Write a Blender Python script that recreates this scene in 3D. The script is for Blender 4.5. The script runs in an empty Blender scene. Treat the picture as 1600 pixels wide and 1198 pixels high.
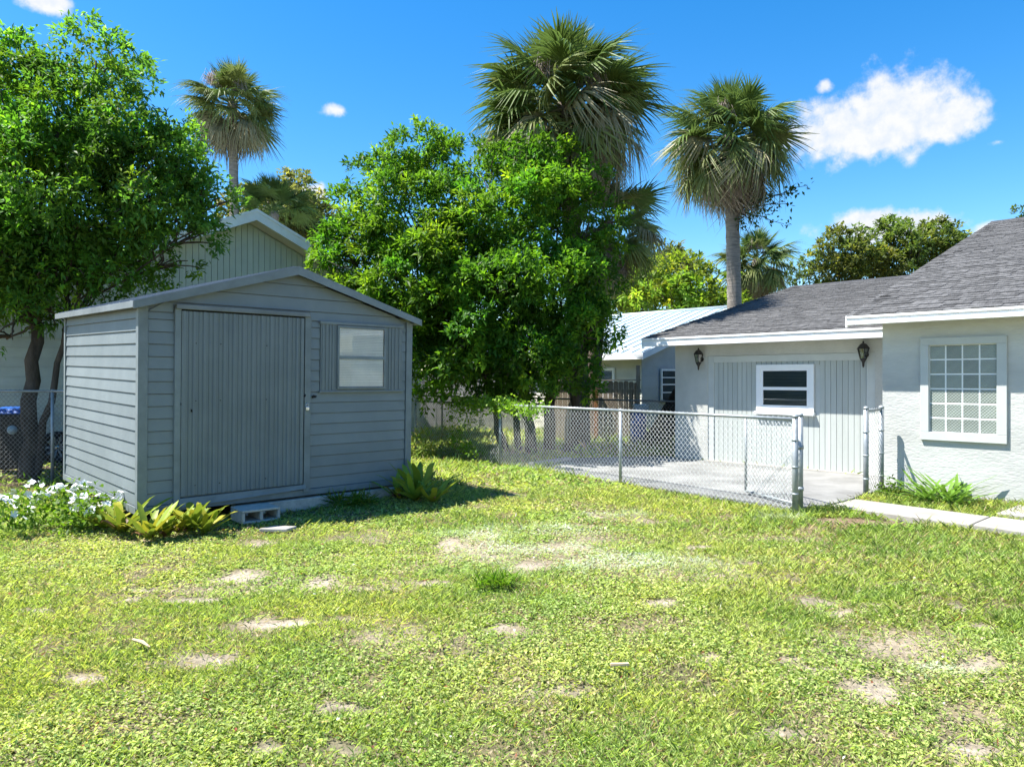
import bpy, bmesh, math, random
import numpy as np
from mathutils import Vector, Matrix, Quaternion
random.seed(7); rng = np.random.default_rng(11)
R = math.radians
sc = bpy.context.scene
col = sc.collection
F, HZ, CZ = 1150.0, 592.0, 1.75            # focal length (px of the 1600 px photo), horizon row, eye height

# ------------------------------------------------------------------ camera
cd = bpy.data.cameras.new('camera'); cam = bpy.data.objects.new('camera', cd); col.objects.link(cam)
cam.location = (0, 0, CZ); cam.rotation_euler = (R(90), 0, 0)
cd.sensor_fit = 'HORIZONTAL'; cd.sensor_width = 36.0; cd.lens = 36.0 * F / 1600.0
cd.shift_y = -(599 - HZ) / 1600.0; cd.clip_start = .05; cd.clip_end = 3000
sc.camera = cam
# ------------------------------------------------------------------ sun and sky
ELEV = 60.0; SH = Vector((-.9987, -.05))
S = Vector((SH.x * math.cos(R(ELEV)), SH.y * math.cos(R(ELEV)), math.sin(R(ELEV))))
sd = bpy.data.lights.new('sun', 'SUN'); sun = bpy.data.objects.new('sun', sd); col.objects.link(sun)
sd.energy = 4.6; sd.angle = R(.5); sd.color = (1, .96, .89)
sun.rotation_euler = S.to_track_quat('Z', 'Y').to_euler(); sun.location = (-20, 0, 40)
w = bpy.data.worlds.new('World'); sc.world = w; w.use_nodes = True
def sky_world(w):
    nt = w.node_tree; nt.nodes.clear(); N = nt.nodes.new; L = nt.links.new
    out = N('ShaderNodeOutputWorld'); sky = N('ShaderNodeTexSky'); sky.sky_type = 'NISHITA'; sky.sun_disc = False
    sky.sun_elevation = R(ELEV); sky.sun_rotation = math.atan2(SH.x, SH.y)
    sky.air_density = 1.0; sky.dust_density = .3; sky.ozone_density = 2.5
    hs = N('ShaderNodeHueSaturation'); hs.inputs['Saturation'].default_value = 1.42; hs.inputs['Value'].default_value = 1.0
    L(sky.outputs[0], hs.inputs['Color'])
    b1 = N('ShaderNodeBackground'); b1.inputs[1].default_value = .088; L(hs.outputs[0], b1.inputs[0])
    tc = N('ShaderNodeTexCoord'); sp = N('ShaderNodeSeparateXYZ'); L(tc.outputs['Generated'], sp.inputs[0])
    def m(op, a, b=None, c=None):
        n = N('ShaderNodeMath'); n.operation = op
        for i, v in enumerate((a, b, c)):
            if v is None: continue
            if isinstance(v, (int, float)): n.inputs[i].default_value = v
            else: L(v, n.inputs[i])
        return n.outputs[0]
    az = m('ARCTAN2', sp.outputs[0], sp.outputs[1]); el = m('ARCSINE', sp.outputs[2])
    cb = N('ShaderNodeCombineXYZ'); L(az, cb.inputs[0]); L(el, cb.inputs[1])
    def noise(scale, det, rough=.6):
        n = N('ShaderNodeTexNoise'); n.inputs['Scale'].default_value = scale; n.inputs['Detail'].default_value = det
        n.inputs['Roughness'].default_value = rough; L(tc.outputs['Generated'], n.inputs['Vector']); return n.outputs[0]
    n1 = noise(16, 7, .58); n2 = noise(55, 5, .6)
    blobs = []
    for px, py, rx, ry, k in [(1325, 205, 105, 54, 1.1), (1400, 178, 110, 64, 1.15), (1490, 185, 85, 42, 1.1), (1345, 228, 70, 22, 1), (1290, 134, 22, 16, .75),
                              (530, 172, 46, 18, .45), (75, 2, 62, 28, .8), (1400, 352, 118, 26, 1.15), (1360, 345, 66, 22, 1.1), (1545, 362, 45, 20, .9), (1560, 222, 45, 16, .45), (490, 300, 34, 20, .9), (60, 560, 90, 30, .7)]:
        a0 = math.atan((px - 800) / F); rr = math.hypot(F, px - 800); e0 = math.atan((HZ - py) / rr)
        blobs.append((a0, e0, rx / F * math.cos(a0) ** 2, ry / rr, k))
    for a0, e0, s_ in [(1.1, .3, .13), (1.35, .16, .16), (1.7, .42, .1), (2.1, .2, .18), (2.6, .33, .14), (3.0, .15, .2), (-2.8, .4, .12), (-2.3, .22, .17),
                       (-1.9, .12, .2), (-1.5, .36, .11), (-1.15, .2, .14), (-.9, .5, .08), (.5, .8, .1), (2.0, .9, .12), (-2.0, .8, .1)]:
        blobs.append((a0, e0, s_ / math.cos(e0), s_ * .42, 1))
    cur = None
    for a0, e0, ra, re, k in blobs:
        v = N('ShaderNodeVectorMath'); v.operation = 'SUBTRACT'; L(cb.outputs[0], v.inputs[0]); v.inputs[1].default_value = (a0, e0, 0)
        u = N('ShaderNodeVectorMath'); u.operation = 'MULTIPLY'; L(v.outputs[0], u.inputs[0]); u.inputs[1].default_value = (1 / ra, 1 / re, 0)
        l = N('ShaderNodeVectorMath'); l.operation = 'LENGTH'; L(u.outputs[0], l.inputs[0])
        d = m('MULTIPLY_ADD', l.outputs[1], -1.0 , 1.0 - (1 - k) * .9)
        cur = d if cur is None else m('MAXIMUM', cur, d)
    t = m('MULTIPLY_ADD', n1, 1.7, -.85); t = m('ADD', cur, t); t = m('MULTIPLY_ADD', m('SUBTRACT', n2, .5), .75, t)
    mr = N('ShaderNodeMapRange'); mr.interpolation_type = 'SMOOTHSTEP'; L(t, mr.inputs[0])
    mr.inputs[1].default_value = .0; mr.inputs[2].default_value = .6; mr.inputs[3].default_value = 0; mr.inputs[4].default_value = .96
    b2 = N('ShaderNodeBackground'); b2.inputs[1].default_value = .36
    cr = N('ShaderNodeMapRange'); L(n2, cr.inputs[0]); cr.inputs[1].default_value = .3; cr.inputs[2].default_value = .6
    mx = N('ShaderNodeMixRGB'); mx.inputs[1].default_value = (.78, .86, .98, 1); mx.inputs[2].default_value = (1, 1, 1, 1); L(cr.outputs[0], mx.inputs[0]); L(mx.outputs[0], b2.inputs[0])
    mix = N('ShaderNodeMixShader'); L(mr.outputs[0], mix.inputs[0]); L(b1.outputs[0], mix.inputs[1]); L(b2.outputs[0], mix.inputs[2]); L(mix.outputs[0], out.inputs[0])
sky_world(w)
vs = sc.view_settings; vs.view_transform = 'Standard'; vs.look = 'None'; vs.gamma = 1.0; vs.exposure = 1.5; vs.use_curve_mapping = False
sc.cycles.max_bounces = 6; sc.cycles.transparent_max_bounces = 12; sc.cycles.use_denoising = True

# ------------------------------------------------------------------ materials
MT = {}
def M(name, c, rough=.7, var=.12, scale=3.0, bump=0.0, bscale=40.0, metal=0.0, spec=.4, c2=None, orand=.06, stretch=(1, 1, 1), detail=5):
    m = bpy.data.materials.new(name); m.use_nodes = True; nt = m.node_tree; N = nt.nodes.new; L = nt.links.new
    p = nt.nodes['Principled BSDF']; p.inputs['Roughness'].default_value = rough; p.inputs['Metallic'].default_value = metal
    p.inputs['Specular IOR Level'].default_value = spec
    tc = N('ShaderNodeTexCoord'); mp = N('ShaderNodeMapping'); mp.inputs['Scale'].default_value = stretch; L(tc.outputs['Object'], mp.inputs[0])
    n = N('ShaderNodeTexNoise'); n.inputs['Scale'].default_value = scale; n.inputs['Detail'].default_value = detail; n.inputs['Roughness'].default_value = .65; L(mp.outputs[0], n.inputs['Vector'])
    r = N('ShaderNodeValToRGB'); L(n.outputs[0], r.inputs[0])
    a = c2 if c2 else tuple(x * (1 - var * 1.6) for x in c); b = c if c2 else tuple(min(1, x * (1 + var)) for x in c)
    r.color_ramp.elements[0].position = .34; r.color_ramp.elements[1].position = .66
    r.color_ramp.elements[0].color = (*a, 1); r.color_ramp.elements[1].color = (*b, 1)
    oi = N('ShaderNodeObjectInfo'); mr = N('ShaderNodeMapRange'); L(oi.outputs['Random'], mr.inputs[0]); mr.inputs[3].default_value = 1 - orand; mr.inputs[4].default_value = 1 + orand
    mu = N('ShaderNodeVectorMath'); mu.operation = 'SCALE'; L(r.outputs[0], mu.inputs[0]); L(mr.outputs[0], mu.inputs['Scale']); L(mu.outputs[0], p.inputs['Base Color'])
    if bump:
        nb = N('ShaderNodeTexNoise'); nb.inputs['Scale'].default_value = bscale; nb.inputs['Detail'].default_value = 6; L(mp.outputs[0], nb.inputs['Vector'])
        bp = N('ShaderNodeBump'); bp.inputs['Strength'].default_value = bump; bp.inputs['Distance'].default_value = .02; L(nb.outputs[0], bp.inputs['Height']); L(bp.outputs[0], p.inputs['Normal'])
    MT[name] = m; return m
def leaf_mat(name, trans=.48, rough=.5, spec=.25):
    m = bpy.data.materials.new(name); m.use_nodes = True; nt = m.node_tree; N = nt.nodes.new; L = nt.links.new
    p = nt.nodes['Principled BSDF']; p.inputs['Roughness'].default_value = rough; p.inputs['Specular IOR Level'].default_value = spec
    at = N('ShaderNodeAttribute'); at.attribute_name = 'Col'; L(at.outputs['Color'], p.inputs['Base Color'])
    t = N('ShaderNodeBsdfTranslucent'); mu = N('ShaderNodeMixRGB'); mu.blend_type = 'MULTIPLY'; mu.inputs[0].default_value = 1; mu.inputs[2].default_value = (1.5, 1.6, .6, 1)
    L(at.outputs['Color'], mu.inputs[1]); L(mu.outputs[0], t.inputs[0])
    mx = N('ShaderNodeMixShader'); mx.inputs[0].default_value = trans; L(p.outputs[0], mx.inputs[1]); L(t.outputs[0], mx.inputs[2]); L(mx.outputs[0], nt.nodes['Material Output'].inputs[0])
    MT[name] = m; return m
def frond_mat(name, c, c2, trans=.3):
    m = M(name, c, .5, c2=c2, scale=2.2, orand=.18, spec=.35); nt = m.node_tree; p = nt.nodes['Principled BSDF']
    t = nt.nodes.new('ShaderNodeBsdfTranslucent'); src = p.inputs['Base Color'].links[0].from_socket; nt.links.new(src, t.inputs[0])
    mx = nt.nodes.new('ShaderNodeMixShader'); mx.inputs[0].default_value = trans; nt.links.new(p.outputs[0], mx.inputs[1]); nt.links.new(t.outputs[0], mx.inputs[2]); nt.links.new(mx.outputs[0], nt.nodes['Material Output'].inputs[0])
    return m
def glass_mat(name, tint=(.8, .85, .85), refl=.2):
    m = bpy.data.materials.new(name); m.use_nodes = True; nt = m.node_tree; N = nt.nodes.new; L = nt.links.new; nt.nodes.clear()
    o = N('ShaderNodeOutputMaterial'); t = N('ShaderNodeBsdfTransparent'); t.inputs[0].default_value = (*tint, 1)
    g = N('ShaderNodeBsdfGlossy'); g.inputs['Roughness'].default_value = .02; lw = N('ShaderNodeFresnel'); lw.inputs[0].default_value = 1.5
    a = N('ShaderNodeMath'); a.operation = 'ADD'; a.inputs[1].default_value = refl; L(lw.outputs[0], a.inputs[0])
    mx = N('ShaderNodeMixShader'); L(a.outputs[0], mx.inputs[0]); L(t.outputs[0], mx.inputs[1]); L(g.outputs[0], mx.inputs[2]); L(mx.outputs[0], o.inputs[0]); MT[name] = m; return m
M('shed_paint', (.188, .218, .230), .5, .10, 1.7, .12, 7, c2=(.155, .183, .195), orand=.05, stretch=(1, 1, .8), detail=7)
M('shed_trim', (.175, .205, .217), .5, .12, 3, .05, 20)
M('shed_roof', (.18, .20, .212), .45, .15, 2)
M('stucco', (.50, .505, .475), .9, .11, .8, .4, 30, spec=.2)
M('stucco_rough', (.50, .507, .485), .9, .11, .8, .4, 22, spec=.2, stretch=(.7, .7, 1.8))
M('house_board', (.42, .45, .43), .7, .05, 2, .1, 30, orand=.025, stretch=(6, 6, .5))
M('house_trim', (.50, .525, .51), .65, .04, 3)
M('white_paint', (.8, .81, .81), .5, .05, 3)
M('white_vinyl', (.82, .84, .86), .35, .02, 3)
M('shingle', (.124, .123, .123), .92, .3, 30, .5, 140, orand=.27, spec=.2)
M('underlay', (.055, .056, .062), .95, .2, 6)
M('concrete', (.29, .29, .28), .9, c2=(.13, .13, .125), scale=.8, bump=.25, bscale=60, detail=9, spec=.2)
M('path_concrete', (.40, .38, .34), .9, c2=(.28, .265, .235), scale=2.2, bump=.3, bscale=70, detail=8, spec=.2)
M('block_concrete', (.44, .41, .36), .95, .15, 12, .5, 80, spec=.15)
M('galvanised', (.33, .36, .375), .5, .15, 9, metal=.35, orand=.1)
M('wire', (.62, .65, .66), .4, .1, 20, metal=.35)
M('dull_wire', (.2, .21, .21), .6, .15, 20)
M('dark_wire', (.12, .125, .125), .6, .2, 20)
M('black_metal', (.018, .016, .015), .4, .2, 10)
M('lamp_glass', (.55, .56, .54), .2, .1, 5)
M('blind', (.92, .92, .90), .6, .04, 5)
M('dark_blind', (.16, .17, .17), .6, .1, 5)
M('interior', (.03, .03, .03), .9)
M('chrome', (.6, .62, .65), .25, .1, 10, metal=.9)
M('hole', (.008, .008, .008), .9)
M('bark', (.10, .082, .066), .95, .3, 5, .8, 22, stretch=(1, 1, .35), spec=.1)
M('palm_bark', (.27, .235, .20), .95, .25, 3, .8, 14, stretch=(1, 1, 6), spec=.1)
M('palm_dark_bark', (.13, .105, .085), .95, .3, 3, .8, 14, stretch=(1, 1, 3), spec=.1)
M('nb_board', (.47, .54, .52), .7, .04, 2, orand=.02)
M('nb_block', (.50, .55, .53), .8, .05, 2, .15, 30)
M('cream_wall', (.62, .60, .53), .8, .05, 2, .15, 25)
M('shade_toned_wall', (.42, .45, .46), .8, .05, 2, .15, 25)  # darker twin of cream_wall: the gable side's shade is put into the colour
M('metal_roof', (.50, .60, .63), .38, .05, 1.5, metal=.3)
M('fence_wood', (.36, .29, .22), .9, .25, 4, .4, 30, orand=.16, stretch=(4, 4, .6))
M('pale_wood', (.48, .40, .32), .85, .15, 4)
M('orange_wood', (.36, .17, .07), .85, .15, 6)
M('old_wood', (.07, .058, .048), .95, .25, 4, .4, 30, orand=.2, stretch=(4, 4, .8))
M('grey_fence', (.46, .44, .43), .9, .12, 4, orand=.1)
M('black_plastic', (.02, .022, .024), .45, .15, 5)
M('blue_plastic', (.01, .10, .42), .4, .1, 5)
M('emblem', (.30, .40, .45), .5, .1, 5)
M('rubber', (.02, .02, .02), .8, .2, 10)
M('petal', (.85, .86, .88), .5, .03, 10)
M('dry_stick', (.55, .42, .26), .9, .15, 20)
M('dead_sheath', (.48, .38, .27), .9, .15, 6)
M('skylight', (.7, .72, .72), .3, .1, 4)
frond_mat('frond_green', (.145, .215, .045), (.09, .15, .032)); frond_mat('frond_olive', (.23, .265, .075), (.15, .19, .05)); frond_mat('frond_dead', (.34, .26, .19), (.21, .155, .11), .15)
frond_mat('frond_straw', (.36, .32, .19), (.24, .22, .11), .2)
M('inflorescence', (.36, .29, .25), .9, .2, 8)
frond_mat('brom_green', (.28, .36, .03), (.18, .25, .025)); frond_mat('brom_yellow', (.46, .40, .03), (.32, .34, .03)); frond_mat('brom_dry', (.20, .11, .05), (.14, .07, .035)); frond_mat('lily_green', (.17, .32, .03), (.11, .22, .025))
leaf_mat('leaf'); leaf_mat('grass_leaf', .38, .6, .15)
glass_mat('window_glass', (.75, .8, .8), .14); glass_mat('clear_glass', (1, 1, 1), -.02)
def glassblock_mat():
    m = M('glass_block', (.24, .27, .24), .3, .08, 6, orand=.14, spec=.6); nt = m.node_tree; N = nt.nodes.new; L = nt.links.new; p = nt.nodes['Principled BSDF']
    tc = N('ShaderNodeTexCoord'); mp = N('ShaderNodeMapping'); mp.inputs['Rotation'].default_value = (0, R(45), 0); mp.inputs['Scale'].default_value = (1, 0, 1); L(tc.outputs['Object'], mp.inputs[0])
    w1 = N('ShaderNodeTexWave'); w1.bands_direction = 'X'; w1.inputs['Scale'].default_value = 10; L(mp.outputs[0], w1.inputs[0])
    w2 = N('ShaderNodeTexWave'); w2.bands_direction = 'Z'; w2.inputs['Scale'].default_value = 10; L(mp.outputs[0], w2.inputs[0])
    a = N('ShaderNodeMath'); a.operation = 'ADD'; L(w1.outputs['Fac'], a.inputs[0]); L(w2.outputs['Fac'], a.inputs[1])
    b = N('ShaderNodeBump'); b.inputs['Strength'].default_value = .38; b.inputs['Distance'].default_value = .008; L(a.outputs[0], b.inputs['Height']); L(b.outputs[0], p.inputs['Normal'])
    
glassblock_mat()

# ------------------------------------------------------------------ helpers
def tag(o, label=None, cat=None, group=None, kind=None):
    for k, v in (('label', label), ('category', cat), ('group', group), ('kind', kind)):
        if v: o[k] = v
    return o
def empty(name, loc=(0, 0, 0), rz=0.0, rx=0.0):
    o = bpy.data.objects.new(name, None); col.objects.link(o); o.location = loc; o.rotation_euler = (rx, 0, rz); o.empty_display_size = .2; return o
def link(name, me, parent=None, loc=None, rot=None):
    o = bpy.data.objects.new(name, me); col.objects.link(o)
    if parent: o.parent = parent
    if loc is not None: o.location = loc
    if rot is not None: o.rotation_euler = rot
    return o
class MB:
    def __init__(s): s.v = []; s.f = []
    def add(s, vs, fs):
        n = len(s.v); s.v += [tuple(p) for p in vs]; s.f += [tuple(i + n for i in f) for f in fs]; return s
    def box(s, x0, x1, y0, y1, z0, z1):
        return s.add([(x0, y0, z0), (x1, y0, z0), (x1, y1, z0), (x0, y1, z0), (x0, y0, z1), (x1, y0, z1), (x1, y1, z1), (x0, y1, z1)],
                     [(0, 3, 2, 1), (4, 5, 6, 7), (0, 1, 5, 4), (1, 2, 6, 5), (2, 3, 7, 6), (3, 0, 4, 7)])
    def hexa(s, p): return s.add(p, [(0, 3, 2, 1), (4, 5, 6, 7), (0, 1, 5, 4), (1, 2, 6, 5), (2, 3, 7, 6), (3, 0, 4, 7)])
    def prism(s, poly, d):                                   # polygon (list of 3-D points) extruded by vector d
        n = len(poly); q = [tuple(np.add(p, d)) for p in poly]
        return s.add(list(poly) + q, [tuple(range(n - 1, -1, -1)), tuple(range(n, 2 * n))] + [(i, (i + 1) % n, n + (i + 1) % n, n + i) for i in range(n)])
    def tube(s, pts, rad, n=8, cap=True):
        pts = [Vector(p) for p in pts]; rad = rad if hasattr(rad, '__len__') else [rad] * len(pts); vs = []; fs = []; k = len(pts)
        up = Vector((0, 0, 1)); d0 = (pts[-1] - pts[0]).normalized(); ref = Vector((1, 0, 0)) if abs(d0.z) > .8 else up
        for i, p in enumerate(pts):
            d = (pts[min(i + 1, k - 1)] - pts[max(i - 1, 0)]).normalized(); a = d.cross(ref).normalized(); b = d.cross(a)
            for j in range(n):
                t = 2 * math.pi * j / n; vs.append(p + (a * math.cos(t) + b * math.sin(t)) * rad[i])
        for i in range(k - 1):
            for j in range(n): fs.append((i * n + j, i * n + (j + 1) % n, (i + 1) * n + (j + 1) % n, (i + 1) * n + j))
        if cap: fs += [tuple(range(n - 1, -1, -1)), tuple(range((k - 1) * n, k * n))]
        return s.add(vs, fs)
    def mesh(s, name, mat, smooth=False):
        me = bpy.data.meshes.new(name); me.from_pydata(s.v, [], s.f); me.materials.append(MT[mat])
        bm = bmesh.new(); bm.from_mesh(me); bmesh.ops.recalc_face_normals(bm, faces=bm.faces); bm.to_mesh(me); bm.free()
        if smooth: me.shade_smooth()
        return me
    def build(s, name, mat, parent=None, smooth=False, bevel=0.0):
        o = link(name, s.mesh(name, mat, smooth), parent)
        if bevel:
            b = o.modifiers.new('bevel', 'BEVEL'); b.width = bevel; b.segments = 2; b.limit_method = 'ANGLE'
        return o
def box(name, mat, parent, *a, bevel=0.0): return MB().box(*a).build(name, mat, parent, bevel=bevel)
def tube(name, mat, parent, pts, r, n=8): return MB().tube(pts, r, n).build(name, mat, parent, smooth=True)
def tri_mesh(name, V, T, mat, C=None):                       # fast numpy mesh
    me = bpy.data.meshes.new(name); nv, nt = len(V), len(T)
    me.vertices.add(nv); me.vertices.foreach_set('co', np.ascontiguousarray(V, dtype=np.float32).ravel())
    me.loops.add(nt * 3); me.loops.foreach_set('vertex_index', np.ascontiguousarray(T, dtype=np.int32).ravel())
    me.polygons.add(nt); me.polygons.foreach_set('loop_start', np.arange(0, nt * 3, 3, dtype=np.int32))
    me.update(calc_edges=True)
    if C is not None:
        a = me.color_attributes.new('Col', 'FLOAT_COLOR', 'POINT'); cc = np.ones((nv, 4), np.float32); cc[:, :3] = C; a.data.foreach_set('color', cc.ravel())
    me.materials.append(MT[mat]); return me
def unit(a): return a / np.maximum(np.linalg.norm(a, axis=1, keepdims=True), 1e-6)
def leaves(P, D, Nn, Ln, Wd, C, droop=0.0, mid=.45):          # diamond leaves folded along the midrib
    D = unit(D); Sd = unit(np.cross(D, Nn)); Up = np.cross(Sd, D); Ln = Ln[:, None]; Wd = Wd[:, None]; n = len(P)
    V = np.empty((n, 4, 3), np.float32); m = P + D * Ln * mid
    V[:, 0] = P; V[:, 1] = m + Sd * Wd * .5 + Up * Wd * .16; V[:, 2] = P + D * Ln - np.array([0, 0, 1.]) * Ln * droop; V[:, 3] = m - Sd * Wd * .5 + Up * Wd * .16
    b = (np.arange(n) * 4)[:, None]; T = np.concatenate([b + np.array([[0, 1, 2]]), b + np.array([[0, 2, 3]])], 1).reshape(-1, 3)
    return V.reshape(-1, 3), T, np.repeat(C, 4, axis=0)
def rdir(n): return unit(rng.normal(size=(n, 3)))
def vnoise(x, y, seed=0):                                     # smooth value noise in 2-D
    r = np.random.default_rng(seed); g = r.random((256, 256)); xi = np.floor(x).astype(int); yi = np.floor(y).astype(int); fx = x - xi; fy = y - yi
    fx = fx * fx * (3 - 2 * fx); fy = fy * fy * (3 - 2 * fy); h = lambda i, j: g[i % 256, j % 256]
    return (h(xi, yi) * (1 - fx) + h(xi + 1, yi) * fx) * (1 - fy) + (h(xi, yi + 1) * (1 - fx) + h(xi + 1, yi + 1) * fx) * fy
def at(px, py, d): return Vector(((px - 800) / F * d, d, CZ - (py - HZ) / F * d))
def gp(px, py): d = F * CZ / (py - HZ); return ((px - 800) / F * d, d)

# ------------------------------------------------------------------ the setting: ground, patio, walkway
HO = Vector((3.54, 15.97)); HA = Vector((.691, -.723)).normalized(); HB = Vector((.723, .691)).normalized(); HROT = math.atan2(HA.y, HA.x)
SO = Vector((-4.36, 8.6)); SU = Vector((.725, .688)).normalized(); SV = Vector((-SU.y, SU.x)); SROT = math.atan2(SU.y, SU.x)
def H2(x, y): p = HO + HA * x + HB * y; return (p.x, p.y)
SAND = [(-1.64, 5.25, .42, .20), (-1.25, 5.35, .2, .1), (-.83, 3.96, .30, .11), (1.70, 4.62, .24, .15), (1.9, 4.48, .2, .08), (1.72, 5.82, .30, .12), (-.69, 7.95, .33, .45), (-.1, 7.4, .35, .2), (.25, 7.0, .3, .25),
        (.25, 4.17, .3, .11), (-2.3, 6.6, .42, .16), (4.24, 9.02, .75, .32), (2.2, 3.5, .2, .14), (-3.6, 5.6, .35, .14), (-2.6, 5.9, .3, .12), (.9, 8.9, .35, .2), (-1.2, 6.1, .3, .12), (2.5, 5.6, .25, .1), (-.7, 6.3, .3, .1), (3.4, 6.3, .3, .1), (.1, 11.2, .5, .2), (-1.1, 12.6, .5, .3), (2.9, 4.0, .4, .12), (1.3, 3.65, .3, .1), (-2.5, 4.3, .25, .07), (1.9, 7.6, .4, .12), (3.0, 8.0, .4, .1)]
WHITE = [(1.05, 6.95, 1.3, .55), (.3, 7.5, 1.1, .5), (.4, 8.6, .9, .45), (-.3, 8.3, .7, .5), (1.75, 7.0, .4, .3), (1.33, 9.58, .55, .32), (2.62, 4.49, .42, .16), (-.2, 7.7, .6, .5), (3.3, 9.2, .45, .2)]
_r = random.Random(5)
for _ in range(70):
    _y = 2.8 + 8.5 * _r.random(); _x = _r.uniform(-.72, .72) * _y; _q = _r.uniform(.05, .17); SAND.append((_x, _y, _q * _r.uniform(1, 2), _q))
WORN = [(.4, 7.6, 1.9, 1.1), (1.8, 6.6, 1.3, .6), (-.6, 5.0, 1.2, .35), (2.4, 4.9, 1.5, .6), (-2.0, 6.4, 1.4, .4), (1.6, 9.4, 1.2, .6), (2.6, 3.6, .9, .4), (-1.5, 8.2, .8, .5)]
def patch(x, y, L_):
    r = np.zeros_like(x); k = vnoise(x * 3 + 60, y * 3 + 60, 3) * .75 + vnoise(x * 9 + 60, y * 9 + 60, 4) * .6 + vnoise(x * 27 + 60, y * 27 + 60, 8) * .45
    for cx, cy, rx, ry in L_: r = np.maximum(r, 1.84 - np.sqrt(((x - cx) / rx) ** 2 + ((y - cy) / ry) ** 2) - k)
    return np.clip(r * 1.1, 0, 1)
def ground():
    xs = np.concatenate([[-900, -300, -90, -40], np.arange(-22, 22.01, .16), [40, 90, 300, 900]]); ys = np.concatenate([[-300, -60, -10], np.arange(0, 28.01, .16), [40, 70, 150, 400, 1500]])
    X, Y = np.meshgrid(xs, ys); Z = (vnoise(X * .8 + 40, Y * .8 + 40, 1) - .5) * .05 + (vnoise(X * 3 + 40, Y * 3 + 40, 2) - .5) * .025 - .02
    Z[(np.abs(X) > 22) | (Y > 28) | (Y < 0)] = -.02
    nx, ny = len(xs), len(ys); V = np.stack([X, Y, Z], -1).reshape(-1, 3); i = np.arange(nx * ny).reshape(ny, nx)
    a, b, c, d = i[:-1, :-1].ravel(), i[:-1, 1:].ravel(), i[1:, 1:].ravel(), i[1:, :-1].ravel()
    T = np.concatenate([np.stack([a, b, c], 1), np.stack([a, c, d], 1)])
    s = np.maximum(patch(X, Y, SAND), patch(X, Y, WORN) * .42).ravel()[:, None]; n = vnoise(X * 2.3 + 9, Y * 2.3 + 9, 5).ravel()[:, None]; n2 = vnoise(X * 7 + 9, Y * 7 + 9, 6).ravel()[:, None]
    base = np.array([.13, .125, .06]) * (1 - n) + np.array([.27, .22, .135]) * n; sand = np.array([.50, .42, .34]) * (.75 + .4 * n2)
    red = np.array([.27, .17, .11]); dirt = np.exp(-(((X - 4.24) / .8) ** 2 + ((Y - 9.02) / .4) ** 2)).ravel()[:, None]
    mulch = np.clip(1 - np.hypot((X + 8.5) / 2.2, (Y - 13) / 2.6), 0, 1).ravel()[:, None]
    C = base * (1 - s) + sand * s; C = C * (1 - dirt * .8) + red * dirt * .8; mu_ = np.clip(mulch * 3, 0, 1); C = C * (1 - mu_) + np.array([.12, .085, .06]) * mu_
    m = M('soil', (1, 1, 1), .95, .28, 24, .9, 60, spec=.1, orand=0); nt = m.node_tree; p = nt.nodes['Principled BSDF']; src = p.inputs['Base Color'].links[0].from_socket
    aa = nt.nodes.new('ShaderNodeAttribute'); aa.attribute_name = 'Col'; mm = nt.nodes.new('ShaderNodeMixRGB'); mm.blend_type = 'MULTIPLY'; mm.inputs[0].default_value = 1
    nt.links.new(src, mm.inputs[1]); nt.links.new(aa.outputs['Color'], mm.inputs[2]); nt.links.new(mm.outputs[0], p.inputs['Base Color'])
    me = tri_mesh('ground', V, T, 'soil', C); me.shade_smooth(); o = link('ground', me); tag(o, kind='structure')
ground()
PATIO = [(.62, 14.15), (1.05, 13.3), (1.5, 12.62), (2.1, 11.85), (2.76, 11.05), (3.68, 9.80), (4.25, 9.98), (4.86, 10.52), (5.22, 10.95), (5.72, 11.42), H2(4.76, -1.38), H2(4.75, -.01), H2(-.01, -.01), H2(-.35, .3), (1.2, 15.9)]
def slab(name, pts, z, mat, th=.12): 
    return MB().prism([(x, y, z - th) for x, y in pts], (0, 0, th)).build(name, mat, bevel=.012)
pt = slab('patio', PATIO, .045, 'concrete'); tag(pt, kind='structure')
box('patio_curb', 'block_concrete', pt, *(0, 0, 0, 0, 0, 0)) if False else None
cb_ = MB().prism([(.30, 14.6, -.05), (.42, 14.5, -.05), (1.25, 15.5, -.05), (1.13, 15.6, -.05)], (0, 0, .15)).build('patio_curb', 'block_concrete', bevel=.015); tag(cb_, kind='structure')
wk = empty('walkway'); tag(wk, kind='structure')
A0, A1 = Vector((4.28, 9.93)), Vector((4.86, 10.46)); dirp = (Vector((5.9, 9.15)) - Vector((4.84, 10.48))).normalized()
s0 = 0
for i, ln in enumerate((1.72, 1.5, 1.6, 1.6)):
    s1 = s0 + ln; g = .012
    q = [A0 + dirp * (s0 + g), A0 + dirp * (s1 - g), A1 + dirp * (s1 - g), A1 + dirp * (s0 + g)]
    if i == 0: q[0] = A0 + dirp * .0
    o = slab('path_slab', [(p.x, p.y) for p in q], .05 + .006 * (i % 2), 'path_concrete'); o.parent = wk; s0 = s1
o = slab('path_slab', [(6.15, 9.35), (6.75, 8.7), (7.4, 9.35), (6.85, 9.95)], .052, 'path_concrete'); o.parent = wk

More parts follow.
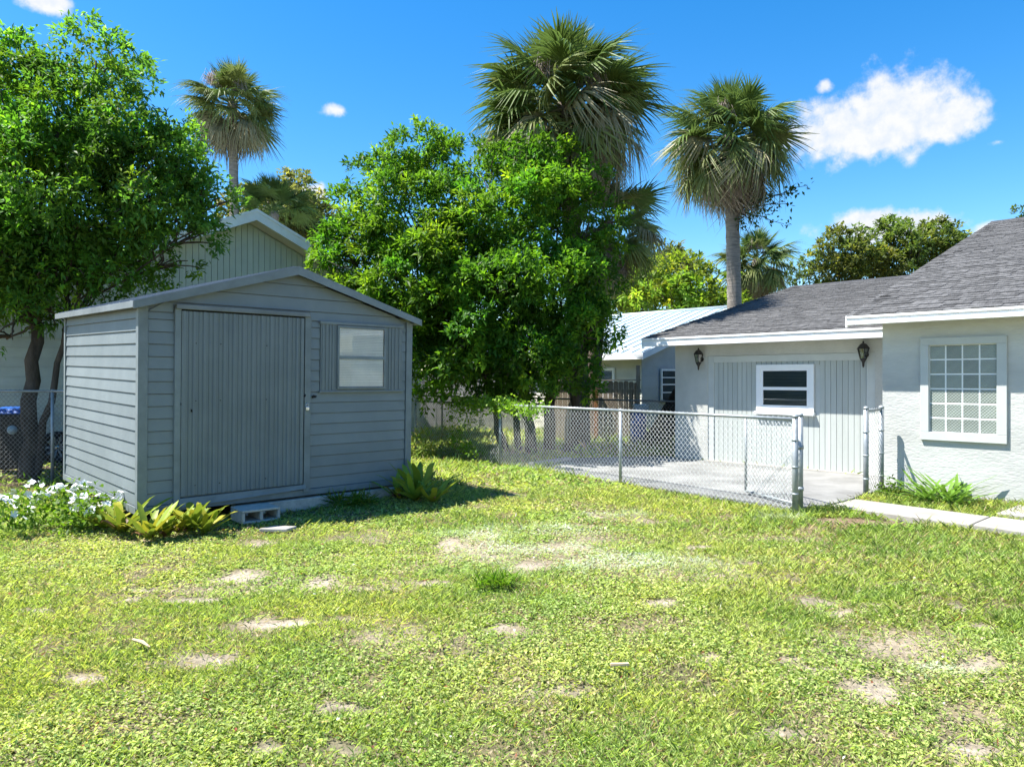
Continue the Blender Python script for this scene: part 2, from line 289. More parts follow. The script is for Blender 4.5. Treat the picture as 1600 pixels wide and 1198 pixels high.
# ------------------------------------------------------------------ the shed
def lap(x0b, x1b, x0t, x1t, z0, z1, off0=-.017, off1=-.005, yb=.01):   # one lapped board on the plane y = 0, facing -y
    return [(x0b, off0, z0), (x1b, off0, z0), (x1b, yb, z0), (x0b, yb, z0), (x0t, off1, z1), (x1t, off1, z1), (x1t, yb, z1), (x0t, yb, z1)]
def shed():
    W, D, HE, HP = 3.82, 3.45, 2.36, 2.93; sl = (HP - HE) / (W / 2)
    t = empty('garden_shed', (SO.x, SO.y, .235), SROT, R(1.3)); tag(t, 'grey metal garden shed with gable roof, door and white-blinded window', 'shed')
    top = lambda x: HE + sl * min(x, W - x) - .01
    MB().prism([(.01, 0.012, .02), (W - .01, .012, .02), (W - .01, .012, HE), (W / 2, .012, HP - .02), (.01, .012, HE)], (0, D - .03, 0)).build('wall_shell', 'shed_trim', t)
    def board(x0, x1, z0, z1):
        z1 = min(z1, max(top(x0), top(x1), HP if x0 < W / 2 < x1 else 0))
        lo0 = x0 if z0 <= top(x0) else (z0 - HE + .01) / sl; lo1 = x1 if z0 <= top(x1) else W - (z0 - HE + .01) / sl
        hi0 = x0 if z1 <= top(x0) else (z1 - HE + .01) / sl; hi1 = x1 if z1 <= top(x1) else W - (z1 - HE + .01) / sl
        if lo1 - lo0 > .02: MB().hexa(lap(lo0, lo1, hi0, hi1, z0 + .009, z1)).build('siding_board', 'shed_paint', t)
    e = .147
    for k in range(16):                                       # front siding
        z0 = k * e + .01; z1 = z0 + e
        board(.085, .375, z0, min(z1, 2.30)) if z0 < 2.3 else None
        if z1 <= 1.34: board(2.16, 3.735, z0, z1)
        elif z0 < 2.28:
            board(2.16, 2.305, max(z0, 1.33), min(z1, 2.30)); board(3.665, 3.735, max(z0, 1.33), min(z1, 2.30))
    for z0, z1 in ((2.43, 2.60), (2.60, 2.77), (2.77, 2.93)): board(.085, W - .085, z0, z1)
    board(2.16, 3.735, 2.305, 2.43); board(.085, .36, 2.305, 2.43)
    for k in range(16):                                       # left side siding: x' runs along -v
        z0 = k * e + .01; z1 = min(z0 + e, HE)
        p = lap(0, D - .14, 0, D - .14, z0 + .013, z1)
        MB().hexa([(y_ - 0.0, D - .07 - x_, z_) for x_, y_, z_ in p]).build('siding_board', 'shed_paint', t)
        MB().hexa([(W - y_, .07 + x_, z_) for x_, y_, z_ in p]).build('siding_board', 'shed_paint', t)
    for x0, x1, y0, y1 in ((-.03, .08, -.03, .06), (W - .075, W + .03, -.03, .06), (-.03, .05, D - .06, D + .01), (W - .05, W + .03, D - .06, D + .01)):
        box('corner_trim', 'shed_trim', t, x0, x1, y0, y1, -.01, HE - .02 + (.04 if y0 < 0 else 0), bevel=.004)
    box('sill_rail', 'shed_trim', t, -.02, W + .02, -.034, .02, -.07, .012, bevel=.005); box('side_sill', 'shed_trim', t, -.034, .02, .02, D, -.07, .012)
    # roof: two ribbed sheets with folded edges
    oh, fo = .11, .14
    for s in (-1, 1):
        ex = -oh if s < 0 else W + oh; ez = HE - sl * oh + .05; m = MB()
        m.prism([(ex, -fo, ez), (W / 2, -fo, HP + .05), (W / 2, -fo, HP + .075), (ex, -fo, ez + .025)], (0, D + 2 * fo - .02, 0)); m.build('roof_sheet', 'shed_roof', t)
        for k in range(9):
            y = -.02 + k * (D + .0) / 8; MB().hexa([(ex, y - .02, ez + .025), (ex, y + .02, ez + .025), (W / 2 - s * -.0, y + .02, HP + .075), (W / 2, y - .02, HP + .075), (ex, y - .012, ez + .045), (ex, y + .012, ez + .045), (W / 2, y + .012, HP + .095), (W / 2, y - .012, HP + .095)]).build('roof_rib', 'shed_roof', t)
        MB().prism([(ex - .004 * s * -1, -fo - .012, ez - .055), (W / 2, -fo - .012, HP - .03), (W / 2, -fo - .012, HP + .085), (ex - .004 * s * -1, -fo - .012, ez + .035)], (0, .014, 0)).build('rake_trim', 'shed_trim', t)
        MB().box(ex - .012 if s < 0 else ex - .002, ex + .002 if s < 0 else ex + .012, -fo, D + fo, ez - .045, ez + .035).build('eave_trim', 'shed_roof', t, bevel=.004)
        MB().prism([(ex, -fo, ez - .045), (ex, .0, ez - .045), (ex + (oh if s < 0 else -oh), .0, HE - .012), (ex + (oh if s < 0 else -oh), -fo, HE - .012)], (0, 0, .01)).build('soffit', 'shed_trim', t)
    # sliding door of ribbed sheet
    d0, d1, z0, z1 = .452, 2.045, .10, 2.335; m = MB(); n = 13; xs = []; w_ = (d1 - d0) / n
    for i in range(n):
        a = d0 + i * w_; xs += [(a, 0), (a + w_ * .10, -.024), (a + w_ * .26, -.024), (a + w_ * .36, 0), (a + w_ * .62, 0), (a + w_ * .66, -.008), (a + w_ * .72, 0)]
    xs.append((d1, 0)); vs_ = []
    for x, y in xs: vs_ += [(x, -.045 + y, z0), (x, -.045 + y, z1)]
    m.add(vs_, [(2 * i, 2 * i + 2, 2 * i + 3, 2 * i + 1) for i in range(len(xs) - 1)]); dr = m.build('door', 'shed_paint', t); dr['label'] = 'tall ribbed grey sliding door'
    box('door_backing', 'shed_trim', dr, d0, d1, -.043, -.015, z0 + .003, z1 - .003)
    for x in (d0 + .01, d1 - .035): box('door_stile', 'shed_trim', dr, x - .012, x + .035, -.062, -.05, z0, z1, bevel=.003)
    for x, z in ((.56, 1.12), (.44, 1.2), (2.0, 1.2), (2.03, 1.28)):
        MB().add([(x, -.0585, z), (x + .03, -.0585, z - .012), (x + .052, -.0585, z + .012), (x + .04, -.0585, z + .035), (x + .02, -.0585, z + .02), (x, -.0585, z + .035)], [(0, 1, 2, 3, 4, 5)]).build('rust_hole', 'hole', dr)
    for i in range(5):
        for z in (.22, 1.25, 1.95): tube('screw', 'hole', dr, [(.62 + i * .3, -.052, z), (.62 + i * .3, -.062, z)], .006, 6)
    for i in range(14): tube('rivet', 'shed_roof', dr, [(d0 + .012, -.06, .2 + i * .155), (d0 + .012, -.067, .2 + i * .155)], .006, 6)
    box('door_track', 'shed_roof', t, .38, 2.13, -.085, -.02, 2.355, 2.412, bevel=.006); box('door_head', 'hole', t, .44, 2.06, -.04, -.02, 2.325, 2.357)
    box('door_jamb', 'shed_trim', t, .375, .448, -.05, .0, -.02, 2.36, bevel=.004); box('door_jamb', 'shed_trim', t, 2.065, 2.155, -.05, .0, -.02, 2.36, bevel=.004)
    MB().hexa([(.43, -.075, -.03), (2.09, -.075, .03), (2.09, -.03, .03), (.43, -.03, -.03), (.43, -.06, .075), (2.09, -.06, .085), (2.09, -.03, .085), (.43, -.03, .075)]).build('door_sill', 'shed_trim', t)
    # window
    pn = MB(); pn.box(2.31, 3.66, -.03, .0, 1.345, 2.295)
    for x in (2.33, 2.385, 2.44, 2.485, 3.42, 3.47, 3.53, 3.60): pn.box(x, x + .025, -.04, -.03, 1.36, 2.275)
    pn.build('window_panel', 'shed_paint', t)
    box('window_head', 'shed_trim', t, 2.29, 3.68, -.05, -.01, 2.275, 2.315, bevel=.004); box('window_ledge', 'shed_trim', t, 2.29, 3.68, -.05, -.01, 1.325, 1.355, bevel=.004)
    wn = MB(); x0, x1, z0, z1 = 2.585, 3.325, 1.405, 2.235; b = .028
    for q in ((x0 - b, x1 + b, z0 - b, z0), (x0 - b, x1 + b, z1, z1 + b), (x0 - b, x0, z0, z1), (x1, x1 + b, z0, z1)): wn.box(q[0], q[1], -.065, -.02, q[2], q[3])
    wo = wn.build('window', 'shed_trim', t, bevel=.003); zm = (z0 + z1) / 2
    box('meeting_rail', 'shed_trim', wo, x0, x1, -.062, -.045, zm - .022, zm + .022)
    for a, c in ((z0, zm - .022), (zm + .022, z1)): box('pane', 'clear_glass', wo, x0, x1, -.0595, -.0565, a, c)
    bl = MB(); k = 0; z = z0 + .006
    while z < z1 - .01:
        j = random.uniform(-.0015, .0015); bl.hexa([(x0 + .004, -.0425 + j, z), (x1 - .004, -.0425, z + j), (x1 - .004, -.036, z + j), (x0 + .004, -.036, z), (x0 + .004, -.0385, z + .0215), (x1 - .004, -.0385, z + .0215), (x1 - .004, -.034, z + .0215), (x0 + .004, -.034, z + .0215)]); z += .0235
    bo = bl.build('blind', 'blind', wo); bo['label'] = 'white horizontal blind closed behind the glass'
    # foundations
    ft = SO + SU * 2.75 - SV * .02
    f1 = MB().box(-1.6, 1.0, -.05, .18, -.03, .135).build('foundation_slab', 'block_concrete', bevel=.012); f1.location = (ft.x, ft.y, 0); f1.rotation_euler = (0, 0, SROT); tag(f1, 'low concrete footing strip under the shed front edge', 'footing')
    for q, lb in (((-.02, 1.2), 'weathered concrete block propping the lit side of the shed'), ((3.5, .35), 'concrete block under the far right shed corner by the bromeliad')):
        p = SO + SU * q[0] + SV * q[1]; b_ = MB().box(-.13, .13, -.2, .2, -.03, .155).build('support_block', 'block_concrete', bevel=.015); b_.location = (p.x, p.y, 0); b_.rotation_euler = (0, 0, SROT); tag(b_, lb, 'concrete block')
    for k in range(2):
        tube('floor_skid', 'old_wood', t, [(.4 + k * 3.0, .03, -.075), (.4 + k * 3.0, D - .05, -.075)], .04, 6)
    # padlock
    p = SO + SU * 2.10 - SV * .085; pl = empty('padlock', (p.x, p.y, 1.325), SROT); tag(pl, 'small silver padlock hanging on the shed door latch', 'padlock')
    box('lock_body', 'chrome', pl, -.025, .025, -.014, .014, 0, .05, bevel=.006); tube('shackle', 'chrome', pl, [(-.017, 0, .045), (-.017, 0, .075), (-.01, 0, .088), (.01, 0, .088), (.017, 0, .075), (.017, 0, .045)], .005)
    MB().prism([(-.03, .012, .075), (.05, .012, .12), (.05, .012, .14), (-.03, .012, .095)], (0, .006, 0)).build('hasp', 'chrome', pl)
    # rust streak hole on jamb
    MB().add([(2.17, -.052, 1.255), (2.235, -.052, 1.262), (2.25, -.052, 1.285), (2.19, -.052, 1.30), (2.165, -.052, 1.28)], [(0, 1, 2, 3, 4)]).build('rust_hole', 'hole', t)
shed()
def cinder_block():
    x, y = gp(409, 816); t = empty('cinder_block', (x, y, 0), SROT + R(-4)); tag(t, 'grey hollow concrete block lying as a step at the shed door', 'concrete block')
    m = MB(); Lx, Ly, Lz = .235, .20, .165
    m.box(-Lx, Lx, -.0, .42, Lz - .03, Lz); m.box(-Lx, Lx, 0, .42, 0, .03)
    for a, b in ((-Lx, -Lx + .035), (-.02, .02), (Lx - .035, Lx)): m.box(a, b, 0.001, .419, .03, Lz - .03)
    m.build('block_body', 'block_concrete', t, bevel=.008)
    x, y = gp(435, 829); p = MB().prism([(-.2, -.08, 0), (.13, -.1, 0), (.2, .06, 0), (-.08, .1, 0)], (0, 0, .045)).build('stone_paver', 'path_concrete', bevel=.012); p.location = (x, y, 0); tag(p, 'small pale flat stone on the lawn before the concrete block', 'stone')
cinder_block()

# ------------------------------------------------------------------ the house
def sash_window(t, x0, x1, z0, z1, y, fr=.11, mat='white_vinyl', backing='dark_blind', sill=True):
    m = MB(); b = fr
    for q in ((x0, x1, z0, z0 + b * .75), (x0, x1, z1 - b * .7, z1), (x0, x0 + b * .85, z0 + b * .75, z1 - b * .7), (x1 - b * .85, x1, z0 + b * .75, z1 - b * .7)): m.box(q[0], q[1], y - .045, y - .002, q[2], q[3])
    w_ = m.build('window', mat, t, bevel=.004); a, c, d, e = x0 + b * .85, x1 - b * .85, z0 + b * .75, z1 - b * .7; zm = (d + e) / 2 - .01
    s = MB(); f = .045
    for q in ((a, c, d, d + f), (a, c, e - f, e), (a, a + f, d + f, e - f), (c - f, c, d + f, e - f), (a + f, c - f, zm - .03, zm + .03)): s.box(q[0], q[1], y - .03, y - .006, q[2], q[3])
    s.build('sash', mat, w_, bevel=.003)
    box('pane', 'window_glass', w_, a + f, c - f, y - .018, y - .014, d + f, zm - .03); box('pane', 'window_glass', w_, a + f, c - f, y - .024, y - .020, zm + .03, e - f)
    m = MB(); z = d + f
    while z < e - f: m.hexa([(a + f, y - .010, z), (c - f, y - .010, z), (c - f, y - .006, z), (a + f, y - .006, z), (a + f, y - .006, z + .021), (c - f, y - .006, z + .021), (c - f, y - .003, z + .021), (a + f, y - .003, z + .021)]); z += .028
    m.build('blind', backing, w_)
    if sill: box('sill', mat, w_, x0 - .02, x1 + .02, y - .10, y - .003, z0 - .055, z0 - .002, bevel=.006)
    return w_
shingle_list = []
def shingles(roof, x0, x1, y_eave, z_eave, slope, D, limit_fn, seed):
    rr = random.Random(seed); cs = 1 / math.sqrt(1 + slope * slope); e = .145; n = int(D / cs / e)
    for k in range(n):
        s = k * e; y = y_eave + s * cs; z = z_eave + s * cs * slope; x = x0 - rr.uniform(0, .3)
        while x < limit_fn(y):
            wv = rr.choice((0, 1, 2)); ww = (.19, .27, .36)[wv]
            if x + ww > x0: shingle_list.append((roof, max(x, x0), y, z, wv, rr.choice((0, 0, .006)), math.atan(slope)))
            x += ww
def house():
    t = empty('bungalow', (HO.x, HO.y, 0), HROT); tag(t, 'pale grey stucco bungalow with dark shingle roofs and white fascia', 'house')
    # garage wing walls (butted, stucco)
    G = MB(); ridge_z = 2.615 + .245 * 7.02
    G.box(0, .80, 0, .2, 0, 2.62); G.box(.80, 4.14, 0, .2, 2.225, 2.62); G.box(4.14, 4.76, 0, .2, 0, 2.62)
    G.prism([(0, .2, 0), (0, 13, 0), (0, 13, 2.6), (0, 6.54, ridge_z - .12), (0, .2, 2.62)], (.2, 0, 0)); G.build('garage_wall', 'stucco', t)
    m = MB(); m.box(.80, 4.14, .06, .1, .04, 2.225); m.build('infill_backing', 'house_trim', t)
    x = .93; k = 0
    while x < 3.98:
        x1 = min(x + .105, 3.985)
        if x1 - x > .02:
            if x1 <= 1.885 or x >= 3.04: box('plank', 'house_board', t, x + .004, x1 - .004, .042, .062, .045, 2.09)
            else:
                box('plank', 'house_board', t, x + .004, x1 - .004, .042, .062, .045, 1.07); box('plank', 'house_board', t, x + .004, x1 - .004, .042, .062, 2.02, 2.09)
        x += .105
    box('door_casing', 'house_trim', t, .80, .93, .02, .06, .045, 2.222, bevel=.004); box('door_casing', 'house_trim', t, 3.985, 4.14, .02, .06, .045, 2.222, bevel=.004); box('door_casing', 'house_trim', t, .93, 3.985, .02, .06, 2.09, 2.222, bevel=.004)
    box('threshold', 'path_concrete', t, .8, 4.14, -.06, .1, .0, .058)
    sash_window(t, 1.885, 3.043, 1.115, 2.03, .045)
    # main block
    rz = 2.725 + .324 * 8.29; B = MB(); y0 = -1.39
    B.box(4.76, 5.43, y0, y0 + .2, 0, 2.72); B.box(6.305, 11, y0, y0 + .2, 0, 2.72); B.box(5.43, 6.305, y0, y0 + .2, 0, .955); B.box(5.43, 6.305, y0, y0 + .2, 2.255, 2.72)
    B.prism([(4.76, y0 + .2, 0), (4.76, 14, 0), (4.76, 14, 2.6), (4.76, 6.49, rz - .12), (4.76, y0 + .2, 2.70)], (.2, 0, 0)); B.prism([(10.8, y0 + .2, 0), (10.8, 14, 0), (10.8, 14, 2.6), (10.8, 6.49, rz - .12), (10.8, y0 + .2, 2.70)], (.2, 0, 0))
    B.build('main_wall', 'stucco_rough', t)
    # glass-block window
    m = MB()
    for q in ((5.315, 6.43, .835, .955), (5.315, 6.43, 2.255, 2.36), (5.315, 5.43, .955, 2.255), (6.305, 6.43, .955, 2.255)): m.box(q[0], q[1], y0 - .045, y0 - .002, q[2], q[3])
    gw = m.build('glass_block_window', 'house_trim', t, bevel=.005); box('mortar', 'white_paint', gw, 5.43, 6.305, y0 + .03, y0 + .07, .955, 2.255)
    bw, bh = (6.305 - 5.43) / 4, 1.30 / 6; me = None
    for i in range(4):
        for j in range(6):
            if me is None:
                me = MB().box(-bw / 2 + .008, bw / 2 - .008, -.03, .0, -bh / 2 + .008, bh / 2 - .008).mesh('glass_block', 'glass_block')
            o = link('glass_block', me, gw, (5.43 + bw * (i + .5), y0 + .03, .955 + bh * (j + .5)))
            b = o.modifiers.new('bevel', 'BEVEL'); b.width = .012; b.segments = 3
    m = MB()
    for i in range(5): m.box(5.43 + bw * i - .010, 5.43 + bw * i + .010, y0 + .0, y0 + .03, .955, 2.255)
    for j in range(7): m.box(5.441, 6.294, y0 + .002, y0 + .03, .955 + bh * j - .010, .955 + bh * j + .010)
    m.build('grout_grid', 'white_paint', gw)
    # roofs
    def roof(name, x0, x1, ye, ze, slope, D, fb, yb):
        m = MB(); yr = ye + D; zr = ze + slope * D; th = .07
        m.prism([(x0, ye, ze - th), (x0, yr, zr - th), (x0, yr, zr), (x0, ye, ze)], (x1 - x0, 0, 0)); m.prism([(x0, yr, zr - th), (x0, 2 * yr - ye, ze - th), (x0, 2 * yr - ye, ze), (x0, yr, zr)], (x1 - x0, 0, 0))
        r = m.build(name, 'underlay', t)
        box('fascia', 'white_paint', t, x0, x1, ye - .03, ye - .004, fb, ze - .035, bevel=.004); box('drip_edge', 'white_paint', t, x0 - .02, x1, ye - .05, ye + .02, ze - .034, ze + .004, bevel=.004)
        box('fascia_lower', 'white_paint', t, x0 - .01, x1, ye - .046, ye - .031, fb - .008, fb + .05, bevel=.004)
        m = MB(); m.box(x0, x1, ye - .003, yb - .002, fb + .012, fb + .03); m.build('soffit', 'white_paint', t)
        for y_a, y_b, z_a, z_b in ((ye - .02, yr, ze, zr), (yr, 2 * yr - ye, zr, ze)):
            MB().prism([(x0 - .03, y_a, z_a - .17), (x0 - .03, y_b, z_b - .17), (x0 - .03, y_b, z_b + .006), (x0 - .03, y_a, z_a + .006)], (.028, 0, 0)).build('rake_board', 'white_paint', t)
        MB().prism([(x0 - .01, yr - .16, zr - .16 * slope + .03), (x0 - .01, yr, zr + .04), (x0 - .01, yr + .16, zr - .16 * slope + .03), (x0 - .01, yr + .16, zr - .16 * slope + .016), (x0 - .01, yr, zr + .024), (x0 - .01, yr - .16, zr - .16 * slope + .016)], (x1 - x0 - .0, 0, 0)).build('ridge_cap', 'underlay', t)
        return r
    r1 = roof('garage_roof', -.48, 4.755, -.50, 2.615, .245, 7.02, 2.455, 0); r2 = roof('main_roof', 4.39, 11.4, -1.80, 2.725, .324, 8.29, 2.60, y0)
    shingles(r1, -.48, 4.755, -.54, 2.617, .245, 7.02, lambda y: 4.6 if y < 5 else 4.74, 1); shingles(r2, 4.385, 11.4, -1.84, 2.727, .324, 8.29, lambda y: 7.6 - .18 * (y + 1.66), 2)
    x0 = 4.34; MB().prism([(4.36, -.3, 2.5), (4.36, 13.6, 2.5), (4.36, 13.6, 2.6), (4.36, 6.5, rz - .2), (4.36, -.3, 2.9)], (.02, 0, 0)).build('gable_flashing', 'underlay', t) if False else None
    # skylight near the right edge of the picture
    sx, sy = 5.98, 3.15; zz = 2.725 + .324 * (sy + 1.80); s = MB().box(-.1, .55, -.2, .3, 0, .13).build('roof_vent', 'skylight', r2, bevel=.03); s.location = (sx, sy, zz); s.rotation_euler = (math.atan(.324), 0, 0)
    # individual shingles: the 300 that show largest, the rest in one sheet per roof
    def dist(q):
        _, x, y, z, *_r = q; p = HO + HA * x + HB * y; return math.hypot(p.x, p.y) + (8 if abs(p.x / p.y) > .7 else 0)
    shingle_list.sort(key=dist); mes = []
    def sgeo(w_, e=.145): return [(0, 0, .004), (w_ - .006, 0, .004), (w_ - .006, e + .05, .002), (0, e + .05, .002), (0, 0, .019), (w_ - .006, 0, .019), (w_ - .006, e + .05, .006), (0, e + .05, .006)]
    for w_ in (.19, .27, .36): mes.append(MB().hexa(sgeo(w_)).mesh('shingle', 'shingle'))
    for r, x, y, z, wv, dz, an in shingle_list[:300]: link('shingle', mes[wv], r, (x, y, z + dz), (an, 0, 0))
    for r in (r1, r2):
        m = MB()
        for q in shingle_list[300:]:
            if q[0] is not r: continue
            c, s_ = math.cos(q[6]), math.sin(q[6]); w_ = (.19, .27, .36)[q[4]]; m.hexa([(q[1] + a, q[2] + b * c - d * s_, q[3] + q[5] + b * s_ + d * c) for a, b, d in sgeo(w_)])
        me = m.mesh('shingle_field', 'shingle'); nf = len(m.v) // 8; rc = np.repeat(np.random.default_rng(4).uniform(.75, 1.25, nf), 8)
        a = me.color_attributes.new('Col', 'FLOAT_COLOR', 'POINT'); cc = np.ones((len(m.v), 4), np.float32); cc[:, :3] = rc[:, None]; a.data.foreach_set('color', cc.ravel())
        ms = MT.get('shingle_field') or shingle_field_mat(); me.materials.clear(); me.materials.append(ms); o = link('shingle_field', me, r); o['kind'] = 'stuff'
def shingle_field_mat():
    m = M('shingle_field', (.124, .123, .123), .92, .3, 30, .5, 140, orand=0, spec=.2); nt = m.node_tree; p = nt.nodes['Principled BSDF']; src = p.inputs['Base Color'].links[0].from_socket
    aa = nt.nodes.new('ShaderNodeAttribute'); aa.attribute_name = 'Col'; mm = nt.nodes.new('ShaderNodeMixRGB'); mm.blend_type = 'MULTIPLY'; mm.inputs[0].default_value = 1
    nt.links.new(src, mm.inputs[1]); nt.links.new(aa.outputs['Color'], mm.inputs[2]); nt.links.new(mm.outputs[0], p.inputs['Base Color']); return m
house()
def lantern(x, z, label):
    p = HO + HA * x + HB * 0.0; t = empty('wall_lantern', (p.x, p.y, z), HROT); tag(t, label, 'lantern', 'black wall lanterns on the garage wall'); Y = -.13
    MB().tube([(0, -.002, -.1), (0, -.022, -.1)], .05, 12).build('back_plate', 'black_metal', t); tube('arm', 'black_metal', t, [(0, -.02, -.1), (0, -.07, -.13), (0, Y, -.12)], .012)
    def ring(z_, r): return [(r * math.cos(math.pi / 3 * k), Y + r * math.sin(math.pi / 3 * k), z_) for k in range(6)]
    a, b, c, d = ring(0, .115), ring(.03, .10), ring(.085, .055), ring(.105, .02); m = MB(); m.add(a + b + c + d, [(i + 6 * j, (i + 1) % 6 + 6 * j, (i + 1) % 6 + 6 * j + 6, i + 6 * j + 6) for j in range(3) for i in range(6)] + [(5, 4, 3, 2, 1, 0), (18, 19, 20, 21, 22, 23)]); m.build('cap', 'black_metal', t)
    tube('finial', 'black_metal', t, [(0, Y, .10), (0, Y, .125), (0, Y, .14)], [.012, .018, .006])
    a, b = ring(0, .095), ring(-.17, .055)
    for i in range(6): tube('cage_bar', 'black_metal', t, [a[i], b[i]], .007, 6)
    m = MB(); e, f_ = ring(-.002, .086), ring(-.168, .048); m.add(e + f_, [(i, (i + 1) % 6, (i + 1) % 6 + 6, i + 6) for i in range(6)]); m.build('glass_shade', 'window_glass', t)
    tube('bulb', 'lamp_glass', t, [(0, Y, -.14), (0, Y, -.09), (0, Y, -.05)], [.02, .03, .012])
    tube('tail', 'black_metal', t, [(0, Y, -.165), (0, Y, -.19), (0, Y, -.24), (0, Y, -.30), (0, Y, -.33)], [.062, .05, .022, .018, .004], 10)
lantern(.66, 2.26, 'black wall lantern at the left corner of the garage wall'); lantern(3.99, 2.28, 'black wall lantern beside the taller main wall of the house')

# ------------------------------------------------------------------ chain link fences
def chain(p0, p1, z0, z1, w=.041, r=.0030):
    p0, p1 = np.array(p0, float), np.array(p1, float); L = np.linalg.norm(p1 - p0); ux, uy = (p1 - p0) / L; nx, ny = -uy, ux
    n = int(L / w); w = L / n; k = int((z1 - z0) / w); i = np.arange(n)[:, None]; j = np.arange(k + 1)[None]
    xs = (i + (i + j) % 2) * w; zs = z0 + (z1 - z0) * j / k + 0 * i; off = np.where(j % 2 == 0, .003, -.003) + 0 * i
    P = np.stack([p0[0] + ux * xs + nx * off, p0[1] + uy * xs + ny * off, zs + 0 * xs], -1)             # n, k+1, 3
    A, B = P[:, :-1].reshape(-1, 3), P[:, 1:].reshape(-1, 3); d = unit(B - A); e1 = np.tile([nx, ny, 0.], (len(A), 1)); e2 = np.cross(d, e1)
    V = []
    for q in (A, B):
        for t in range(3): V.append(q + r * (e1 * math.cos(t * 2.0944) + e2 * math.sin(t * 2.0944)))
    V = np.stack(V, 1).reshape(-1, 3); b = (np.arange(len(A)) * 6)[:, None]
    T = np.concatenate([b + np.array([[t, (t + 1) % 3, 3 + (t + 1) % 3]]) for t in range(3)] + [b + np.array([[t, 3 + (t + 1) % 3, 3 + t]]) for t in range(3)], 1).reshape(-1, 3)
    return V, T
def fence(label, pts, h, posts=None, mat='galvanised', wire='wire', end_r=.038, line_r=.027, rail=True, rr=.021, big=(), mesh_top=.03, group='chain link fences'):
    o = empty('chain_link_fence', (pts[0][0], pts[0][1], 0)); tag(o, label, 'fence', group); ox, oy = pts[0]
    for k, (x, y) in enumerate(pts):
        r = end_r if k in big else line_r
        hh = h + (.02 if k in big else -.01)
        q = tube('post', mat, o, [(x - ox, y - oy, -.1), (x - ox, y - oy, hh)], r, 12); tube('post_cap', mat, q, [(x - ox, y - oy, hh), (x - ox, y - oy, hh + .025), (x - ox, y - oy, hh + .045)], [r * 1.12, r * 1.05, r * .35], 12)
        if k in big:
            for z in (.25, .6, .95): tube('tension_band', mat, q, [(x - ox, y - oy, z), (x - ox, y - oy, z + .022)], r * 1.14, 12)
    Vs, Ts, n = [], [], 0
    for a, b in zip(pts[:-1], pts[1:]):
        V, T = chain(a, b, .03, h + mesh_top); V = V - np.array([ox, oy, 0]); Vs.append(V); Ts.append(T + n); n += len(V)
        if rail: tube('top_rail', mat, o, [(a[0] - ox, a[1] - oy, h), (b[0] - ox, b[1] - oy, h)], rr, 8)
    link('chain_mesh', tri_mesh('chain_mesh', np.concatenate(Vs), np.concatenate(Ts), wire), o); return o
fence('galvanised chain link fence running from the vine to the gate post on the lawn', [(-2.28, 17.4), (-.24, 14.8), (1.80, 12.2), (3.67, 9.54)], 1.23, big=(3,))
fence('short chain link section between the leaning gate post and the house wall', [(5.28, 10.98), (5.70, 11.36)], 1.28, big=(0, 1))
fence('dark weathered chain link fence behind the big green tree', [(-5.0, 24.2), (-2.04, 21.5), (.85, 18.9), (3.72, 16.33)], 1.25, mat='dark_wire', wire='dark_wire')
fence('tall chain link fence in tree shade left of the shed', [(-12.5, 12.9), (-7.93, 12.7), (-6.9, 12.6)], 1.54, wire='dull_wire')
def gate():
    h0 = Vector((3.80, 9.70)); h1 = Vector((3.47, 10.92)); t = empty('gate', (h0.x, h0.y, 0)); tag(t, 'chain link gate swung open behind the thick end post', 'gate'); d = h1 - h0
    q = tube('hinge_stile', 'galvanised', t, [(0, 0, .02), (0, 0, 1.26)], .036, 12); tube('stile_cap', 'galvanised', q, [(0, 0, 1.26), (0, 0, 1.29), (0, 0, 1.305)], [.04, .037, .01], 12)
    for z in (.3, .85): tube('hinge', 'galvanised', t, [(-.13, -.16, z), (0, 0, z)], .014, 6); tube('hinge_collar', 'galvanised', t, [(0, 0, z - .02), (0, 0, z + .03)], .043, 12)
    tube('end_stile', 'galvanised', t, [(d.x, d.y, .08), (d.x, d.y, 1.2)], .02); tube('frame_top', 'galvanised', t, [(0, 0, 1.2), (d.x, d.y, 1.2)], .019); tube('frame_bottom', 'galvanised', t, [(0, 0, .09), (d.x, d.y, .09)], .019)
    V, T = chain((0, 0), (d.x, d.y), .09, 1.2); link('chain_mesh', tri_mesh('chain_mesh', V, T, 'wire'), t)
gate()

